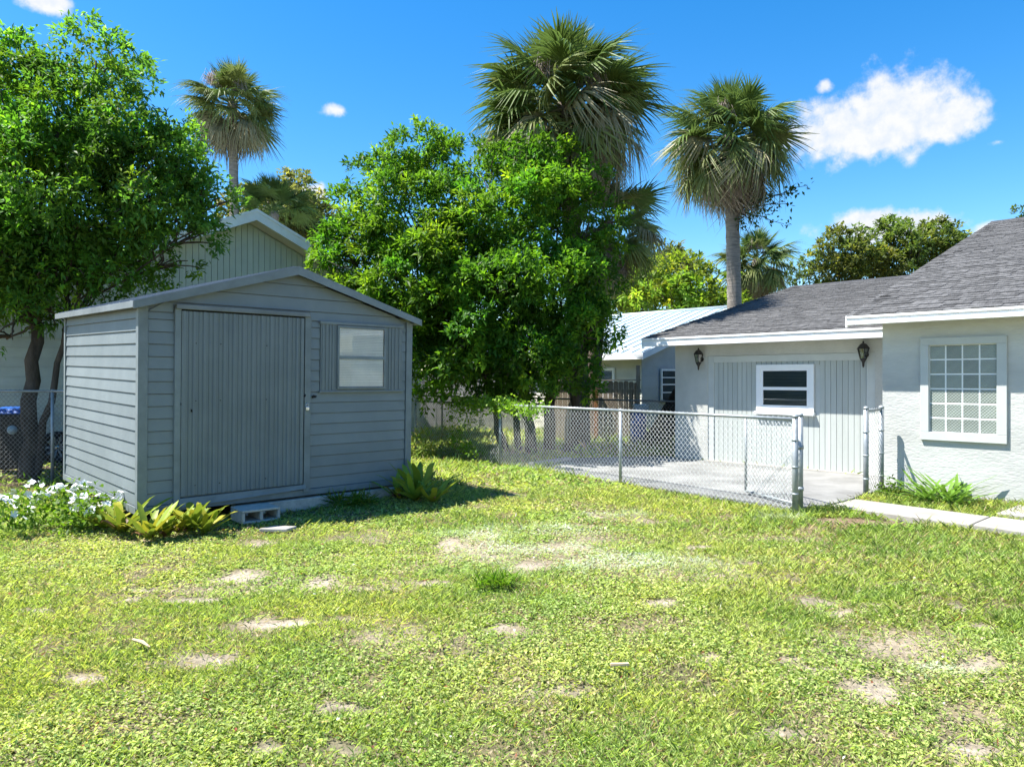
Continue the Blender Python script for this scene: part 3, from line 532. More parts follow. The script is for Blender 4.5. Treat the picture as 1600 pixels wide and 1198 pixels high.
# ------------------------------------------------------------------ neighbours
def neighbour_left():
    ap = at(387, 337, 18.5); t = empty('gabled_house', (ap.x, ap.y, 0), SROT); tag(t, 'pale grey gabled house behind the shed with white rake boards', 'house'); PZ = 5.72; sl = .44; hw = 5.4
    MB().prism([(-hw, .06, 0), (hw, .06, 0), (hw, .06, PZ - sl * hw), (0, .06, PZ), (-hw, .06, PZ - sl * hw)], (0, 9, 0)).build('wall', 'nb_board', t)
    x = -hw
    while x < hw - .01:
        x1 = x + .15; a, b = PZ - sl * abs(x) - .05, PZ - sl * abs(x1) - .05
        MB().hexa([(x + .006, .02, 2.62), (x1 - .006, .02, 2.62), (x1 - .006, .062, 2.62), (x + .006, .062, 2.62), (x + .006, .02, a), (x1 - .006, .02, b), (x1 - .006, .062, b), (x + .006, .062, a)]).build('plank', 'nb_board', t); x = x1
    for k in range(13): MB().hexa(lap(-hw, hw, -hw, hw, k * .2, k * .2 + .193, .045, .05, .07)).build('block_course', 'nb_block', t)
    for s in (-1, 1):
        e = s * (hw + .45); ez = PZ + .12 - sl * (hw + .45)
        MB().prism([(0, -.5, PZ + .12), (e, -.5, ez), (e, -.5, ez + .08), (0, -.5, PZ + .20)], (0, 10, 0)).build('roof_slope', 'metal_roof', t)
        MB().prism([(0, -.53, PZ - .06), (e, -.53, ez - .18), (e, -.53, ez + .04), (0, -.53, PZ + .16)], (0, .028, 0)).build('rake_board', 'white_paint', t); MB().prism([(0, -.545, PZ + .15), (e, -.545, ez + .03), (e, -.545, ez + .10), (0, -.545, PZ + .22)], (0, .05, 0)).build('rake_trim', 'white_paint', t)
        MB().prism([(0, -.50, PZ - .03), (e, -.50, ez - .15), (e, -.50, ez - .13), (0, -.50, PZ - .01)], (0, .51, 0)).build('soffit', 'cream_wall', t)
neighbour_left()
def neighbour_back():
    t = empty('metal_roof_house', (3.86, 22.0, 0), HROT); tag(t, 'small pale house with light metal roof beyond the wood fence', 'house'); D = 4.9; zr = 2.55 + .32 * D; Lx = 9.5
    MB().box(-Lx, 0, .06, .3, 0, 2.55).build('front_wall', 'cream_wall', t)
    MB().prism([(-.06, .06, 0), (-.06, 9.8, 0), (-.06, 9.8, 2.5), (-.06, D, zr - .1), (-.06, .06, 2.55)], (.07, 0, 0)).build('gable_wall', 'shade_toned_wall', t)  # side turned from the sun; its shade is painted into the wall colour
    for k in range(9):
        z0 = k * .3 + .01; MB().hexa(lap(-Lx, -.02, -Lx, -.02, z0, z0 + .29, .03, .04, .07)).build('siding_course', 'cream_wall', t)
        p = lap(.0, 9.7, .0, 9.7, z0, z0 + .29, .03, .04, .07); MB().hexa([(.05 - y, .02 + x, z) for x, y, z in p]).build('siding_course', 'shade_toned_wall', t)
    r = MB().prism([(-Lx - .3, -.4, 2.45), (-Lx - .3, D, zr + .02), (-Lx - .3, 2 * D + .4, 2.45), (-Lx - .3, 2 * D + .4, 2.50), (-Lx - .3, D, zr + .08), (-Lx - .3, -.4, 2.51)], (Lx + .65, 0, 0)).build('roof', 'metal_roof', t)
    n = 26
    for k in range(n + 1):
        x = -Lx - .28 + k * (Lx + .6) / n; MB().hexa([(x - .03, -.4, 2.508), (x + .03, -.4, 2.508), (x + .03, D, zr + .078), (x - .03, D, zr + .078), (x - .015, -.4, 2.545), (x + .015, -.4, 2.545), (x + .015, D, zr + .115), (x - .015, D, zr + .115)]).build('roof_seam', 'metal_roof', r)
    tube('ridge_cap', 'metal_roof', r, [(-Lx - .3, D, zr + .09), (.35, D, zr + .09)], .08, 8)
    box('fascia', 'white_paint', t, -Lx - .3, .36, -.43, -.402, 2.33, 2.515); MB().prism([(.352, -.43, 2.32), (.352, D, zr - .12), (.352, D, zr + .09), (.352, -.43, 2.515)], (.025, 0, 0)).build('rake_board', 'white_paint', t)
    MB().prism([(.0, -.4, 2.36), (.35, -.4, 2.36), (.35, D, zr - .1), (.0, D, zr - .1)], (0, 0, .02)).build('soffit', 'white_paint', t)
    w_ = sash_window(t, -1.9, -1.0, 1.2, 2.1, .03, .07)
    wm = empty('window', (.08, .9, 0), R(90)); wm.parent = t; m = MB()
    for q in ((0, 1.1, 1.05, 1.10), (0, 1.1, 2.0, 2.06), (0, .05, 1.10, 2.0), (1.05, 1.1, 1.10, 2.0), (.05, 1.05, 1.32, 1.35), (.05, 1.05, 1.56, 1.60), (.05, 1.05, 1.78, 1.81)): m.box(q[0], q[1], -.03, .02, q[2], q[3])
    m.build('frame', 'white_paint', wm); box('pane', 'window_glass', wm, .05, 1.05, 0, .004, 1.10, 2.0); box('blind', 'interior', wm, .05, 1.05, .01, .015, 1.10, 2.0)
neighbour_back()
def board_fence(label, a, b, h, bw, mat, cap=None, posts=()):
    a, b = Vector(a), Vector(b); t = empty('privacy_fence', (a.x, a.y, 0), math.atan2((b - a).y, (b - a).x)); tag(t, label, 'fence'); L = (b - a).length; n = int(L / bw)
    me = MB().prism([(0.004, 0, 0), (bw - .004, 0, 0), (bw - .004, 0, h - .03), (bw - .03, 0, h), (.03, 0, h), (.004, 0, h - .03)], (0, .02, 0)).mesh('board', mat)
    for i in range(n): link('board', me, t, (i * bw, random.uniform(-.006, .006), random.uniform(-.03, .02)))
    for z in (.3, h - .3): box('rail', mat, t, 0, L, .03, .07, z, z + .09)
    if cap: box('cap_board', cap, t, -.05, L, -.05, .09, h + .02, h + .055)
    for x, hh, m in posts: box('post', m, t, x - .05, x + .05, -.13, -.03, 0, hh, bevel=.005)
board_fence('brown weathered board fence with pale cap before the metal-roofed house', (1.0, 20.6), (3.52, 20.05), 1.68, .14, 'fence_wood', 'pale_wood', ((2.5, 2.12, 'fence_wood'), (1.36, 1.45, 'orange_wood')))
board_fence('far pale grey board fence seen under the big green tree', (-4.5, 25.2), (.6, 24.4), 1.9, .15, 'grey_fence')
def leaning_panel():
    t = empty('wood_gate_panel', (0, 0, 0)); tag(t, 'dark old wooden panel leaning against the garage side', 'wood panel')
    P = lambda s, lb, n: Vector((HA.x * (-10.75 + 1.63 * s) + HB.x * lb, HA.y * (-10.75 + 1.63 * s) + HB.y * lb, 2.35 * s)) + Vector((-HA.x * .82, -HA.y * .82, .57)) * n
    def bar(name, s0, s1, l0, l1, n0, n1):
        MB().hexa([P(s0, l0, n0), P(s1, l0, n0), P(s1, l1, n0), P(s0, l1, n0), P(s0, l0, n1), P(s1, l0, n1), P(s1, l1, n1), P(s0, l1, n1)]).build(name, 'old_wood', t)
    for i in range(7): bar('board', .0, .98 + .02 * (i % 2), 14.5 + i * .17, 14.5 + i * .17 + .155, .02, .045)
    for s in (.15, .5, .85): bar('brace', s, s + .04, 14.48, 15.7, .046, .09)
leaning_panel()
def yard_things():
    b = empty('barrel', (3.18, 18.55, 0)); tag(b, 'blue plastic barrel under the leaning dark panel', 'barrel'); tube('barrel_body', 'blue_plastic', b, [(0, 0, 0), (0, 0, .05), (0, 0, .3), (0, 0, .33), (0, 0, .36), (0, 0, .62), (0, 0, .65), (0, 0, .68), (0, 0, .93), (0, 0, .96)], [.17, .19, .2, .21, .2, .2, .21, .2, .19, .175], 18); tube('barrel_rim', 'blue_plastic', b, [(0, 0, .95), (0, 0, .975)], .185, 18)
    c = MB().box(-.16, .2, -.14, .14, .978, 1.11).build('foam_box', 'white_paint', bevel=.012); c.location = (3.22, 18.55, 0); tag(c, 'white box lying on top of the blue barrel', 'box')
    # wheelie bin
    t = empty('wheelie_bin', (-9.5, 14.0, 0), R(20)); tag(t, 'black wheeled bin with blue lid behind the left fence', 'bin')
    MB().hexa([(-.22, -.26, .06), (.22, -.26, .06), (.22, .26, .06), (-.22, .26, .06), (-.29, -.36, 1.1), (.29, -.36, 1.1), (.29, .34, 1.1), (-.29, .34, 1.1)]).build('bin_body', 'black_plastic', t, bevel=.03)
    MB().hexa([(-.31, -.39, 1.1), (.31, -.39, 1.1), (.31, .38, 1.12), (-.31, .38, 1.12), (-.25, -.30, 1.19), (.25, -.30, 1.19), (.25, .34, 1.22), (-.25, .34, 1.22)]).build('bin_lid', 'blue_plastic', t, bevel=.02)
    tube('emblem_disc', 'emblem', t, [(.08, -.335, .80), (.08, -.347, .80)], .085, 16); tube('handle', 'black_plastic', t, [(-.25, .42, 1.08), (.25, .42, 1.08)], .018)
    for x in (-.27, .27): tube('wheel', 'rubber', t, [(x - .03, .27, .11), (x + .03, .27, .11)], .11, 14)
    # loose wheel
    x, y = -9.43, 15.25; t = empty('car_wheel', (x, y, .335), SROT, R(-8)); tag(t, 'alloy car wheel with black tyre leaning on the neighbour wall', 'wheel')
    m = MB(); n = 28
    prof = [(.235, -.09), (.30, -.10), (.33, -.06), (.335, 0), (.33, .06), (.30, .10), (.235, .09)]; vs_ = [(r * math.cos(2 * math.pi * k / n), yy, r * math.sin(2 * math.pi * k / n)) for r, yy in prof for k in range(n)]; q = len(prof)
    m.add(vs_, [(i * n + k, i * n + (k + 1) % n, ((i + 1) % q) * n + (k + 1) % n, ((i + 1) % q) * n + k) for i in range(q) for k in range(n)]); m.build('tyre', 'rubber', t, smooth=True)
    rim = MB().tube([(0, -.02, 0), (0, .06, 0)], .232, 28).build('rim', 'black_plastic', t)
    tube('hub', 'chrome', rim, [(0, -.055, 0), (0, .0, 0)], .045, 14)
    for k in range(10):
        a = 2 * math.pi * k / 10; c, s = math.cos(a), math.sin(a); w0, w1 = .014, .022
        MB().hexa([(c * .04 - s * w0, -.045, s * .04 + c * w0), (c * .04 + s * w0, -.045, s * .04 - c * w0), (c * .225 + s * w1, -.06, s * .225 - c * w1), (c * .225 - s * w1, -.06, s * .225 + c * w1), (c * .04 - s * w0, -.02, s * .04 + c * w0), (c * .04 + s * w0, -.02, s * .04 - c * w0), (c * .225 + s * w1, -.02, s * .225 - c * w1), (c * .225 - s * w1, -.02, s * .225 + c * w1)]).build('spoke', 'chrome', rim)
    x, y = gp(968, 1052); s = MB().hexa([(-.055, -.012, .0), (.06, -.008, .0), (.06, .014, .0), (-.055, .016, .0), (-.055, -.010, .012), (.055, -.008, .014), (.055, .012, .014), (-.05, .012, .012)]).build('wood_chip', 'dry_stick'); s.location = (x, y, .05); tag(s, 'pale wood chip on the open lawn right of centre', 'wood chip')
    x, y = gp(222, 1018); s = MB().tube([(-.09, .06, .05), (0, .0, .055), (.08, -.06, .045)], [.007, .012, .005], 6).build('dry_stick', 'dry_stick'); s.location = (x, y, .01); tag(s, 'dry tan stick lying on the lawn at lower left', 'stick')
yard_things()

# ------------------------------------------------------------------ trees
def limb(m, a, b, r0, r1, wob=.12, n=6, seg=6):
    a, b = Vector(a), Vector(b); L = (b - a).length; pts = []; 
    for i in range(seg + 1):
        t = i / seg; p = a.lerp(b, t); k = math.sin(math.pi * t) * wob * L * .5
        pts.append(p + Vector((random.uniform(-k, k), random.uniform(-k, k), k * .6)))
    m.tube(pts, [r0 + (r1 - r0) * (i / seg) ** .8 for i in range(seg + 1)], n); return pts
def foliage(lobes, nsub, ntuft, nleaf, L, W, cols, sub=(.32, .55), spread=.16, young=.12, up=.35):
    Ps, Ds, Ns, Ls, Ws, Cs = [], [], [], [], [], []
    for c, r in lobes:
        c = np.array(c); k = int(nsub * r * r); d = rdir(k); d[:, 2] = d[:, 2] * .95; sc_ = c + d * (r * rng.uniform(.35, 1.0, (k, 1)) ** .6) * np.array([1, 1, .9])
        for q in range(k):
            sr = rng.uniform(*sub) * min(1.15, .55 + r * .5); nt = int(ntuft * (sr / sub[1]) ** 2) + 2
            dd = rdir(nt); dd = unit(dd + d[q] * .55 + np.array([0, 0, up])); tp = sc_[q] + dd * sr * rng.uniform(.45, 1.05, (nt, 1)) * np.array([1, 1, .75])
            base = np.array(cols[rng.integers(len(cols))]) * rng.uniform(.68, 1.32) * np.array([rng.uniform(.85, 1.25), 1, 1])
            yt = rng.random(nt) < young
            for j in range(nt):
                nl = nleaf + rng.integers(-2, 3); ld = unit(rdir(nl) * 1.0 + dd[j] * .75 + np.array([0, 0, .12])); Ps.append(tp[j] + rdir(nl) * spread * rng.random((nl, 1))); Ds.append(ld); Ns.append(unit(rdir(nl) * .55 + np.array([0, 0, 1.]) + dd[j] * .3))
                cc = base * rng.uniform(.82, 1.18, (nl, 1)); cc = cc * np.array([2.1, 1.75, 1.2]) if yt[j] else cc; Cs.append(cc); Ls.append(L * rng.uniform(.7, 1.25, nl)); Ws.append(W * rng.uniform(.75, 1.2, nl))
    return leaves(np.concatenate(Ps), np.concatenate(Ds), np.concatenate(Ns), np.concatenate(Ls), np.concatenate(Ws), np.concatenate(Cs), .12)
def tree(name, label, base, stems, lobes, fol, trunk_r, cat='tree', group=None, bark='bark', fork=1.6):
    t = empty(name, base); tag(t, label, cat, group); b = Vector(base); m = MB(); br = MB()
    loc = [(Vector(c) - b, r) for c, r in lobes]; tips = []
    for sx, sy, tx, ty, h, r in stems:
        lean = Vector((tx, ty, h)); limb(m, (sx, sy, -.1), lean, r * 1.25, r * .75, .05, 10, 8); tips.append((lean, r * .75))
    for c, r in loc:
        s = min(tips, key=lambda q: (q[0] - c).length); limb(br, s[0] - Vector((0, 0, .05)), c, s[1] * .42, .015, .16, 6, 6)
        for k in range(5):
            d = Vector(rng.normal(size=3)).normalized(); limb(br, c - (c - s[0]) * .15, c + d * r * .85, .025, .008, .2, 4, 4)
    m.build('trunk', bark, t, smooth=True); br.build('branches', bark, t, smooth=True)
    V, T, C = foliage([(tuple(c), r) for c, r in loc], **fol); link('crown', tri_mesh('crown', V, T, 'leaf', C), t); return t
GL = [(.045, .115, .012), (.055, .14, .014), (.038, .10, .014), (.07, .155, .016)]
def P3(px, py, d): return tuple(at(px, py, d))
LT = [(150, 95, 13, .75), (120, 150, 13.2, .95), (215, 190, 13.1, .95), (30, 190, 13.2, 1.2), (285, 250, 13.2, .62), (318, 300, 13.3, .45), (305, 360, 13.2, .55), (340, 310, 13.4, .3), (205, 300, 12.9, 1.1), (90, 290, 12.7, 1.3), (-60, 280, 13, 1.5), (15, 400, 12.7, 1.0), (110, 400, 12.9, .85), (200, 395, 13.2, .75), (270, 405, 13.5, .55), (-80, 420, 13, 1.1), (20, 500, 12.6, .5), (75, 480, 12.9, .4), (-140, 150, 13.5, 1.3), (60, 130, 13.3, .7), (160, 250, 13.4, 1.1), (250, 330, 13.5, .8), (50, 350, 13.6, 1.1), (150, 370, 13.8, .9), (-20, 460, 13.2, .7), (230, 250, 13.3, .8), (60, 440, 12.5, .7), (-30, 380, 12.6, 1.0), (10, 530, 12.9, .4), (160, 430, 13.0, .6), (120, 330, 12.5, .9), (90, 200, 12.8, .9)]
tree('broadleaf_tree', 'leafy green tree overhanging the left end of the shed', (-8.55, 12.98, 0), [(0, 0, .15, .05, 2.75, .13), (.08, .03, .62, .1, 2.7, .06)], [(P3(a, b, c), r) for a, b, c, r in LT], dict(nsub=23, ntuft=17, nleaf=12, L=.125, W=.05, cols=[(.10, .215, .035), (.115, .25, .032), (.075, .175, .035)], young=.10, sub=(.26, .5)), .13)
CT = [(650, 238, 17.5, .75), (600, 290, 17.3, .8), (700, 265, 17.6, .75), (555, 350, 17, .75), (525, 390, 17, .55), (640, 350, 16.6, 1.15), (835, 260, 17.2, .75), (890, 265, 17.5, .7), (850, 320, 16.8, 1.0), (920, 350, 17.2, .85), (945, 410, 17.2, .65), (760, 340, 16.4, 1.15), (560, 430, 16.6, .9), (660, 450, 16, 1.15), (780, 450, 15.8, 1.3), (890, 450, 16.4, 1.1), (720, 540, 15.8, .95), (820, 545, 15.8, 1.0), (910, 525, 16.6, .85), (670, 575, 16, .6), (760, 590, 15.9, .5), (870, 585, 16.2, .6), (620, 520, 16.4, .9), (750, 270, 17.2, .6), (700, 600, 16, .5), (840, 598, 15.8, .5), (780, 612, 16.2, .42), (900, 590, 16.3, .45), (700, 400, 16, 1.0), (590, 470, 16.6, .8), (830, 400, 16.2, 1.0), (640, 560, 16.3, .6), (800, 600, 16.6, .55), (880, 480, 17.8, 1.0), (740, 480, 18, 1.4), (830, 560, 18, 1.0), (650, 500, 18, 1.1), (560, 390, 17.6, .9)]
tree('broadleaf_tree', 'big bright green bushy tree in the middle behind the chain link fence', (.75, 17.6, 0), [(-.9, .1, -1.5, 0, 2.2, .10), (-.3, -.2, -.5, -.3, 2.6, .12), (.15, .2, .3, .2, 2.9, .13), (.6, 0, 1.0, -.1, 2.6, .12), (-.55, .45, -.9, .8, 2.4, .08)], [(P3(a, b, c), r) for a, b, c, r in CT], dict(nsub=25, ntuft=17, nleaf=12, L=.15, W=.058, cols=[(.075, .18, .02), (.09, .205, .024), (.06, .15, .02), (.11, .22, .026)], young=.15, sub=(.28, .52)), .16)
BG = [('light green leafy tree rising over the metal roof', (1060, 460), 34, [(1000, 460, 1.5), (1060, 450, 1.6), (1110, 465, 1.3), (1040, 480, 1.6), (960, 490, 1.6), (1085, 490, 1.4), (1130, 490, 1.0)], [(.17, .24, .035), (.21, .28, .04), (.13, .20, .035)]),
      ('grey green oak beyond the light green tree', (1030, 410), 42, [(1030, 415, 1.5), (1055, 430, 1.4), (1000, 425, 1.5), (985, 450, 1.8)], [(.12, .15, .06), (.14, .165, .07)]),
      ('grey green oak behind the gabled house roof', (470, 320), 36, [(470, 315, 1.3), (490, 340, 1.2), (440, 320, 1.3), (455, 360, 1.6), (500, 370, 1.2), (400, 340, 1.5)], [(.13, .155, .07), (.15, .17, .08)]),
      ('dark green tree top above the garage ridge', (1300, 400), 45, [(1310, 395, 1.5), (1275, 425, 1.2), (1340, 400, 1.6), (1370, 425, 1.8), (1300, 435, 1.4), (1330, 375, .8)], [(.095, .13, .045), (.12, .16, .05)]),
      ('dark green tree top meeting the slope of the main roof', (1420, 390), 46, [(1395, 375, 1.2), (1425, 385, 1.5), (1465, 385, 1.5), (1440, 365, .8), (1490, 372, .9), (1410, 420, 1.9), (1470, 420, 1.9), (1390, 362, .6)], [(.095, .135, .045), (.12, .165, .05)]),
      ('tree tip peeking over the main roof ridge', (1620, 350), 50, [(1612, 340, .9), (1640, 350, 1.6), (1625, 370, 1.5)], [(.06, .10, .03)])]
for lb, (bx, by), d, lobes, cols in BG:
    X = (bx - 800) / F * d; tree('background_tree', lb, (X, d, 0), [(0, 0, 0, 0, 3.0, .22)], [(P3(a, b, d + random.uniform(-1, 1)), r) for a, b, r in lobes], dict(nsub=9, ntuft=10, nleaf=10, L=.30, W=.13, cols=cols, sub=(.4, .8), spread=.25, young=.08), .2, group='trees beyond the houses')

# ------------------------------------------------------------------ cabbage palms
def frond_mesh(name, mat, pet=.95, bl=1.05, n=30, fan=120, droop=.35, fold=0.0, seed=0, width=.056, arch=.25):
    r = random.Random(seed); m = MB(); pts = []                        # petiole along +x, up is +z; tip bends down
    for i in range(5): t = i / 4; pts.append((pet * t, 0, -arch * pet * t * t * .5))
    m.tube(pts, [.03, .022, .018, .016, .012], 5); hx, hz = pts[-1][0], pts[-1][2]; slope = -arch
    for i in range(n):
        u = (i + .5) / n * 2 - 1; a = R(fan) * u * (1 - fold) + r.uniform(-.04, .04); rib = .28 * (1 - abs(u)); L = bl * (1 - .30 * abs(u) ** 1.5) * r.uniform(.74, 1.1)
        bx = hx + rib; dx, dy = math.cos(a), math.sin(a); w_ = width * r.uniform(.8, 1.15); px, py = -dy, dx; lift = .25 * abs(u) ; prev = None; dr = droop * r.uniform(.3, 1.9); tw = r.uniform(-.5, .5)
        rows = []
        for k in range(5):
            t = k / 4; rr_ = L * t; z = hz + slope * (rib + rr_ * dx) * .6 + lift * rr_ * .5 - dr * L * max(0, t - .25) ** 2 * 1.6; wk_ = w_ * (.35, 1.0, .85, .5, .06)[k] * .5
            q = .9 if t > .5 else 1.0; cx, cy = bx + dx * rr_ * (q if dr > .6 else 1), dy * rr_ * (q if dr > .6 else 1)
            rows.append(((cx + px * wk_, cy + py * wk_, z + wk_ * .6 + tw * wk_), (cx, cy, z), (cx - px * wk_, cy - py * wk_, z + wk_ * .6 - tw * wk_)))
        for k in range(4):
            A, B = rows[k], rows[k + 1]; m.add([A[0], A[1], A[2], B[0], B[1], B[2]], [(0, 1, 4, 3), (1, 2, 5, 4)])
    me = bpy.data.meshes.new(name); me.from_pydata(m.v, [], m.f); me.materials.append(MT[mat]); return me
FR = dict(up=[frond_mesh('frond', 'frond_green', .85, .95, 42, 88, .14, 0, s, arch=.1) for s in range(3)], mid=[frond_mesh('frond', ('frond_green', 'frond_green', 'frond_olive')[s], 1.0, .92, 46, 125, .4, 0, 10 + s, arch=.3) for s in range(3)],
          low=[frond_mesh('frond', ('frond_olive', 'frond_olive', 'frond_straw')[s], .95, .95, 44, 118, .8, .1, 20 + s, arch=.45) for s in range(3)], dead=[frond_mesh('frond', ('frond_dead', 'frond_dead', 'frond_straw')[s], .8, 1.05, 38, 95, .7, .42, 30 + s, .04, arch=.2) for s in range(3)])
def strands(seed):
    r = random.Random(seed); m = MB()
    for i in range(170):
        a = r.uniform(0, 6.28); e = r.uniform(-.3, 1.0); L = r.uniform(.3, .6); d = Vector((math.cos(a) * math.cos(e), math.sin(a) * math.cos(e), math.sin(e))); p = Vector((r.uniform(-.12, .12), r.uniform(-.12, .12), r.uniform(-.05, .25))); q = p + d * L * .5; s = q + d * L * .25 + Vector((0, 0, -L * .6)); w_ = Vector((.006, 0, .004))
        m.add([p - w_, p + w_, q + w_, q - w_, s], [(0, 1, 2, 3), (3, 2, 4)])
    me = bpy.data.meshes.new('flower_stalk'); me.from_pydata(m.v, [], m.f); me.materials.append(MT['inflorescence']); return me
STR = [strands(1), strands(2)]
def palm(label, top, scale, base_xy, r, counts, seed, stalks=0, bark='palm_bark', lean=0.0, green=False):
    rr = random.Random(seed); bx, by = base_xy; t = empty('palm_tree', (bx, by, 0)); tag(t, label, 'palm tree', 'cabbage palms'); tp = Vector(top) - Vector((bx, by, 0)); n = 44; pts, rad = [], []
    for i in range(n + 1):
        k = i / n; p = Vector((tp.x * k ** 1.4, tp.y * k, tp.z * k)); pts.append(p); rad.append(r * (1.12 - .22 * k) * (1 + .035 * (1 if i % 2 else -1)))
    m = MB().tube(pts, rad, 14); m.build('trunk', bark, t, smooth=True); g = 2.39996; i = 0
    for kind, c, e0, e1 in (('up', counts[0], 85, 42), ('mid', counts[1], 42, -2), ('low', counts[2], 0, -38), ('dead', counts[3], -38, -72)):
        for k in range(c):
            el = R(e0 + (e1 - e0) * (k + rr.random()) / c + rr.uniform(-6, 6)); az = i * g + rr.uniform(-.25, .25); i += 1; sc2 = scale * rr.uniform(.88, 1.1) * (.80 if kind == 'up' else 1)
            o = link('frond', FR[kind][0] if green else rr.choice(FR[kind]), t, tp + Vector((0, 0, .05 - .35 * (1 - (el + 1.3) / 2.8)))); o.rotation_euler = (rr.uniform(-.85, .85) * (1 if kind != 'up' else .6), -el, az); o.scale = (sc2,) * 3
            if kind == 'dead': o['label'] = 'dead brown hanging frond'
    for k in range(stalks):
        a = -2.0 + k * 1.1 + rr.uniform(-.2, .2); o = link('flower_stalk', STR[k % 2], t, tp + Vector((math.cos(a) * .95 * scale, math.sin(a) * .95 * scale, .35 - .28 * k))); o.scale = (1.1,) * 3; o.rotation_euler = (0, 0, k)
    return t
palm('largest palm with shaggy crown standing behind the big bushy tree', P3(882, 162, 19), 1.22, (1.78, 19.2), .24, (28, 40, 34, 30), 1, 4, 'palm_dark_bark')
palm('tall right palm with ringed grey trunk rising behind the garage roof', P3(1140, 212, 24), 1.14, (7.4, 24.3), .225, (20, 32, 30, 34), 2, 3)
palm('tall slim palm rising behind the gabled house at left', P3(363, 160, 27), .92, (-10.15, 27.2), .17, (15, 24, 20, 16), 3, 2)
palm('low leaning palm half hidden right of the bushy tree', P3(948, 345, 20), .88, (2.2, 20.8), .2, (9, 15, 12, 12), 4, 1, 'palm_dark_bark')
palm('short dense palm behind the ringed trunk of the tall palm', P3(1182, 405, 36), 1.0, (12.0, 36), .22, (14, 24, 22, 26), 5, 1)
palm('green palm crown behind the right slope of the gabled roof', P3(428, 330, 28), .85, (-9.2, 28), .2, (20, 24, 0, 0), 6, 0, green=True)
def sprout():
    b = at(1152, 332, 23.9); t = empty('epiphyte_shrub', b); tag(t, 'thin leafy branches sprouting from the tall right palm trunk', 'shrub'); m = MB(); Ps = []
    for px, py in ((1262, 290), (1232, 318), (1200, 300), (1210, 330), (1180, 350), (1246, 300), (1170, 368), (1225, 350)):
        e = at(px, py, 23.9 + random.uniform(-.3, .3)) - b; q = limb(m, (0, 0, 0), e, .028, .008, .18, 5, 5)
        for p in q[2:]: Ps += [np.array(p) + rng.normal(size=3) * .1 for _ in range(9)]
    m.build('stem', 'bark', t); n = len(Ps); V, T, C = leaves(np.array(Ps), rdir(n), unit(rdir(n) * .6 + np.array([0, -.3, 1])), rng.uniform(.13, .2, n), rng.uniform(.07, .1, n), np.array([.035, .075, .02]) * rng.uniform(.8, 1.3, (n, 1))); link('foliage', tri_mesh('foliage', V, T, 'leaf', C), t)
sprout()
def sheath():
    p = at(888, 655, 18.6); o = MB(); r = []
    for i in range(9):
        t = i / 8; w_ = .09 * math.sin(math.pi * (.08 + .84 * t)); r.append(((-.12 * (t - .5) - w_, 0, .55 - 1.1 * t + .2), (-.12 * (t - .5), -.05 * math.sin(math.pi * t), .55 - 1.1 * t + .2), (-.12 * (t - .5) + w_, 0, .55 - 1.1 * t + .2)))
    for a, b in zip(r[:-1], r[1:]):
        o.add([*a, *b], [(0, 1, 4, 3), (1, 2, 5, 4)]); o.add([(x, y + .03, z) for x, y, z in (*a, *b)], [(1, 0, 3, 4), (2, 1, 4, 5)])
    q = o.build('dead_palm_sheath', 'dead_sheath'); q.location = (p.x, p.y, .45); tag(q, 'pale dead palm sheath leaning by the shaded trunks', 'palm sheath')
sheath()

# ------------------------------------------------------------------ garden plants
def strap_mesh(mat, L, W, arch, seed, seg=6, fold=.25):
    r = random.Random(seed); m = MB(); rows = []
    for i in range(seg + 1):
        t = i / seg; w_ = W * .5 * (math.sin(math.pi * min(1, .25 + .62 * t)) if t < 1 else .04); a = arch * t; x = L * (math.sin(a) / max(arch, .01)); z = L * t * math.cos(a * .75) * .95; s = r.uniform(-.01, .01)
        rows.append(((x, w_ + s, z + w_ * fold), (x, s, z), (x, -w_ + s, z + w_ * fold)))
    for a, b in zip(rows[:-1], rows[1:]): m.add([*a, *b], [(0, 1, 4, 3), (1, 2, 5, 4)])
    me = bpy.data.meshes.new('leaf'); me.from_pydata(m.v, [], m.f); me.materials.append(MT[mat]); me.shade_smooth(); return me
BL = [strap_mesh(m, L, W, a, i) for i, (m, L, W, a) in enumerate((('brom_green', .36, .075, .7), ('brom_green', .42, .07, 1.0), ('brom_yellow', .36, .075, 1.1), ('brom_green', .30, .07, .6), ('brom_yellow', .30, .07, 1.3), ('brom_green', .26, .065, 1.2), ('brom_dry', .24, .05, 1.6)))]
LL = [strap_mesh('lily_green', L, .056, a, 20 + i, 7) for i, (L, a) in enumerate(((.72, .5), (.66, .95), (.60, 1.3), (.55, .3), (.5, 1.6)))]
def rosette_plant(name, label, cat, rosettes, ML, n, group, seed, lean=(-.25, .3)):
    r = random.Random(seed); c = rosettes[0]; t = empty(name, (c[0], c[1], 0)); tag(t, label, cat, group)
    for x, y, s in rosettes:
        for k in range(n):
            f = (k + .5) / n; o = link('leaf', r.choice(ML), t, (x - c[0] + r.uniform(-.03, .03), y - c[1] + r.uniform(-.03, .03), .02)); o.rotation_euler = (0, lean[0] + (lean[1] - lean[0]) * f + r.uniform(-.12, .12), k * 2.39996 + r.uniform(-.3, .3)); q = s * r.uniform(.8, 1.15); o.scale = (q, q, q)
def G(px, py): return gp(px, py)
rosette_plant('bromeliad', 'yellow green bromeliad clump at the front left shed corner', 'bromeliad', [(*G(190, 834), 1.25), (*G(232, 844), 1.1), (*G(160, 828), 1.0), (*G(258, 840), .95)], BL, 20, 'bromeliads along the shed', 3)
rosette_plant('bromeliad', 'yellow green bromeliad clump just left of the hollow block', 'bromeliad', [(*G(298, 832), 1.2), (*G(322, 834), 1.0), (*G(280, 834), .9)], BL, 16, 'bromeliads along the shed', 4)
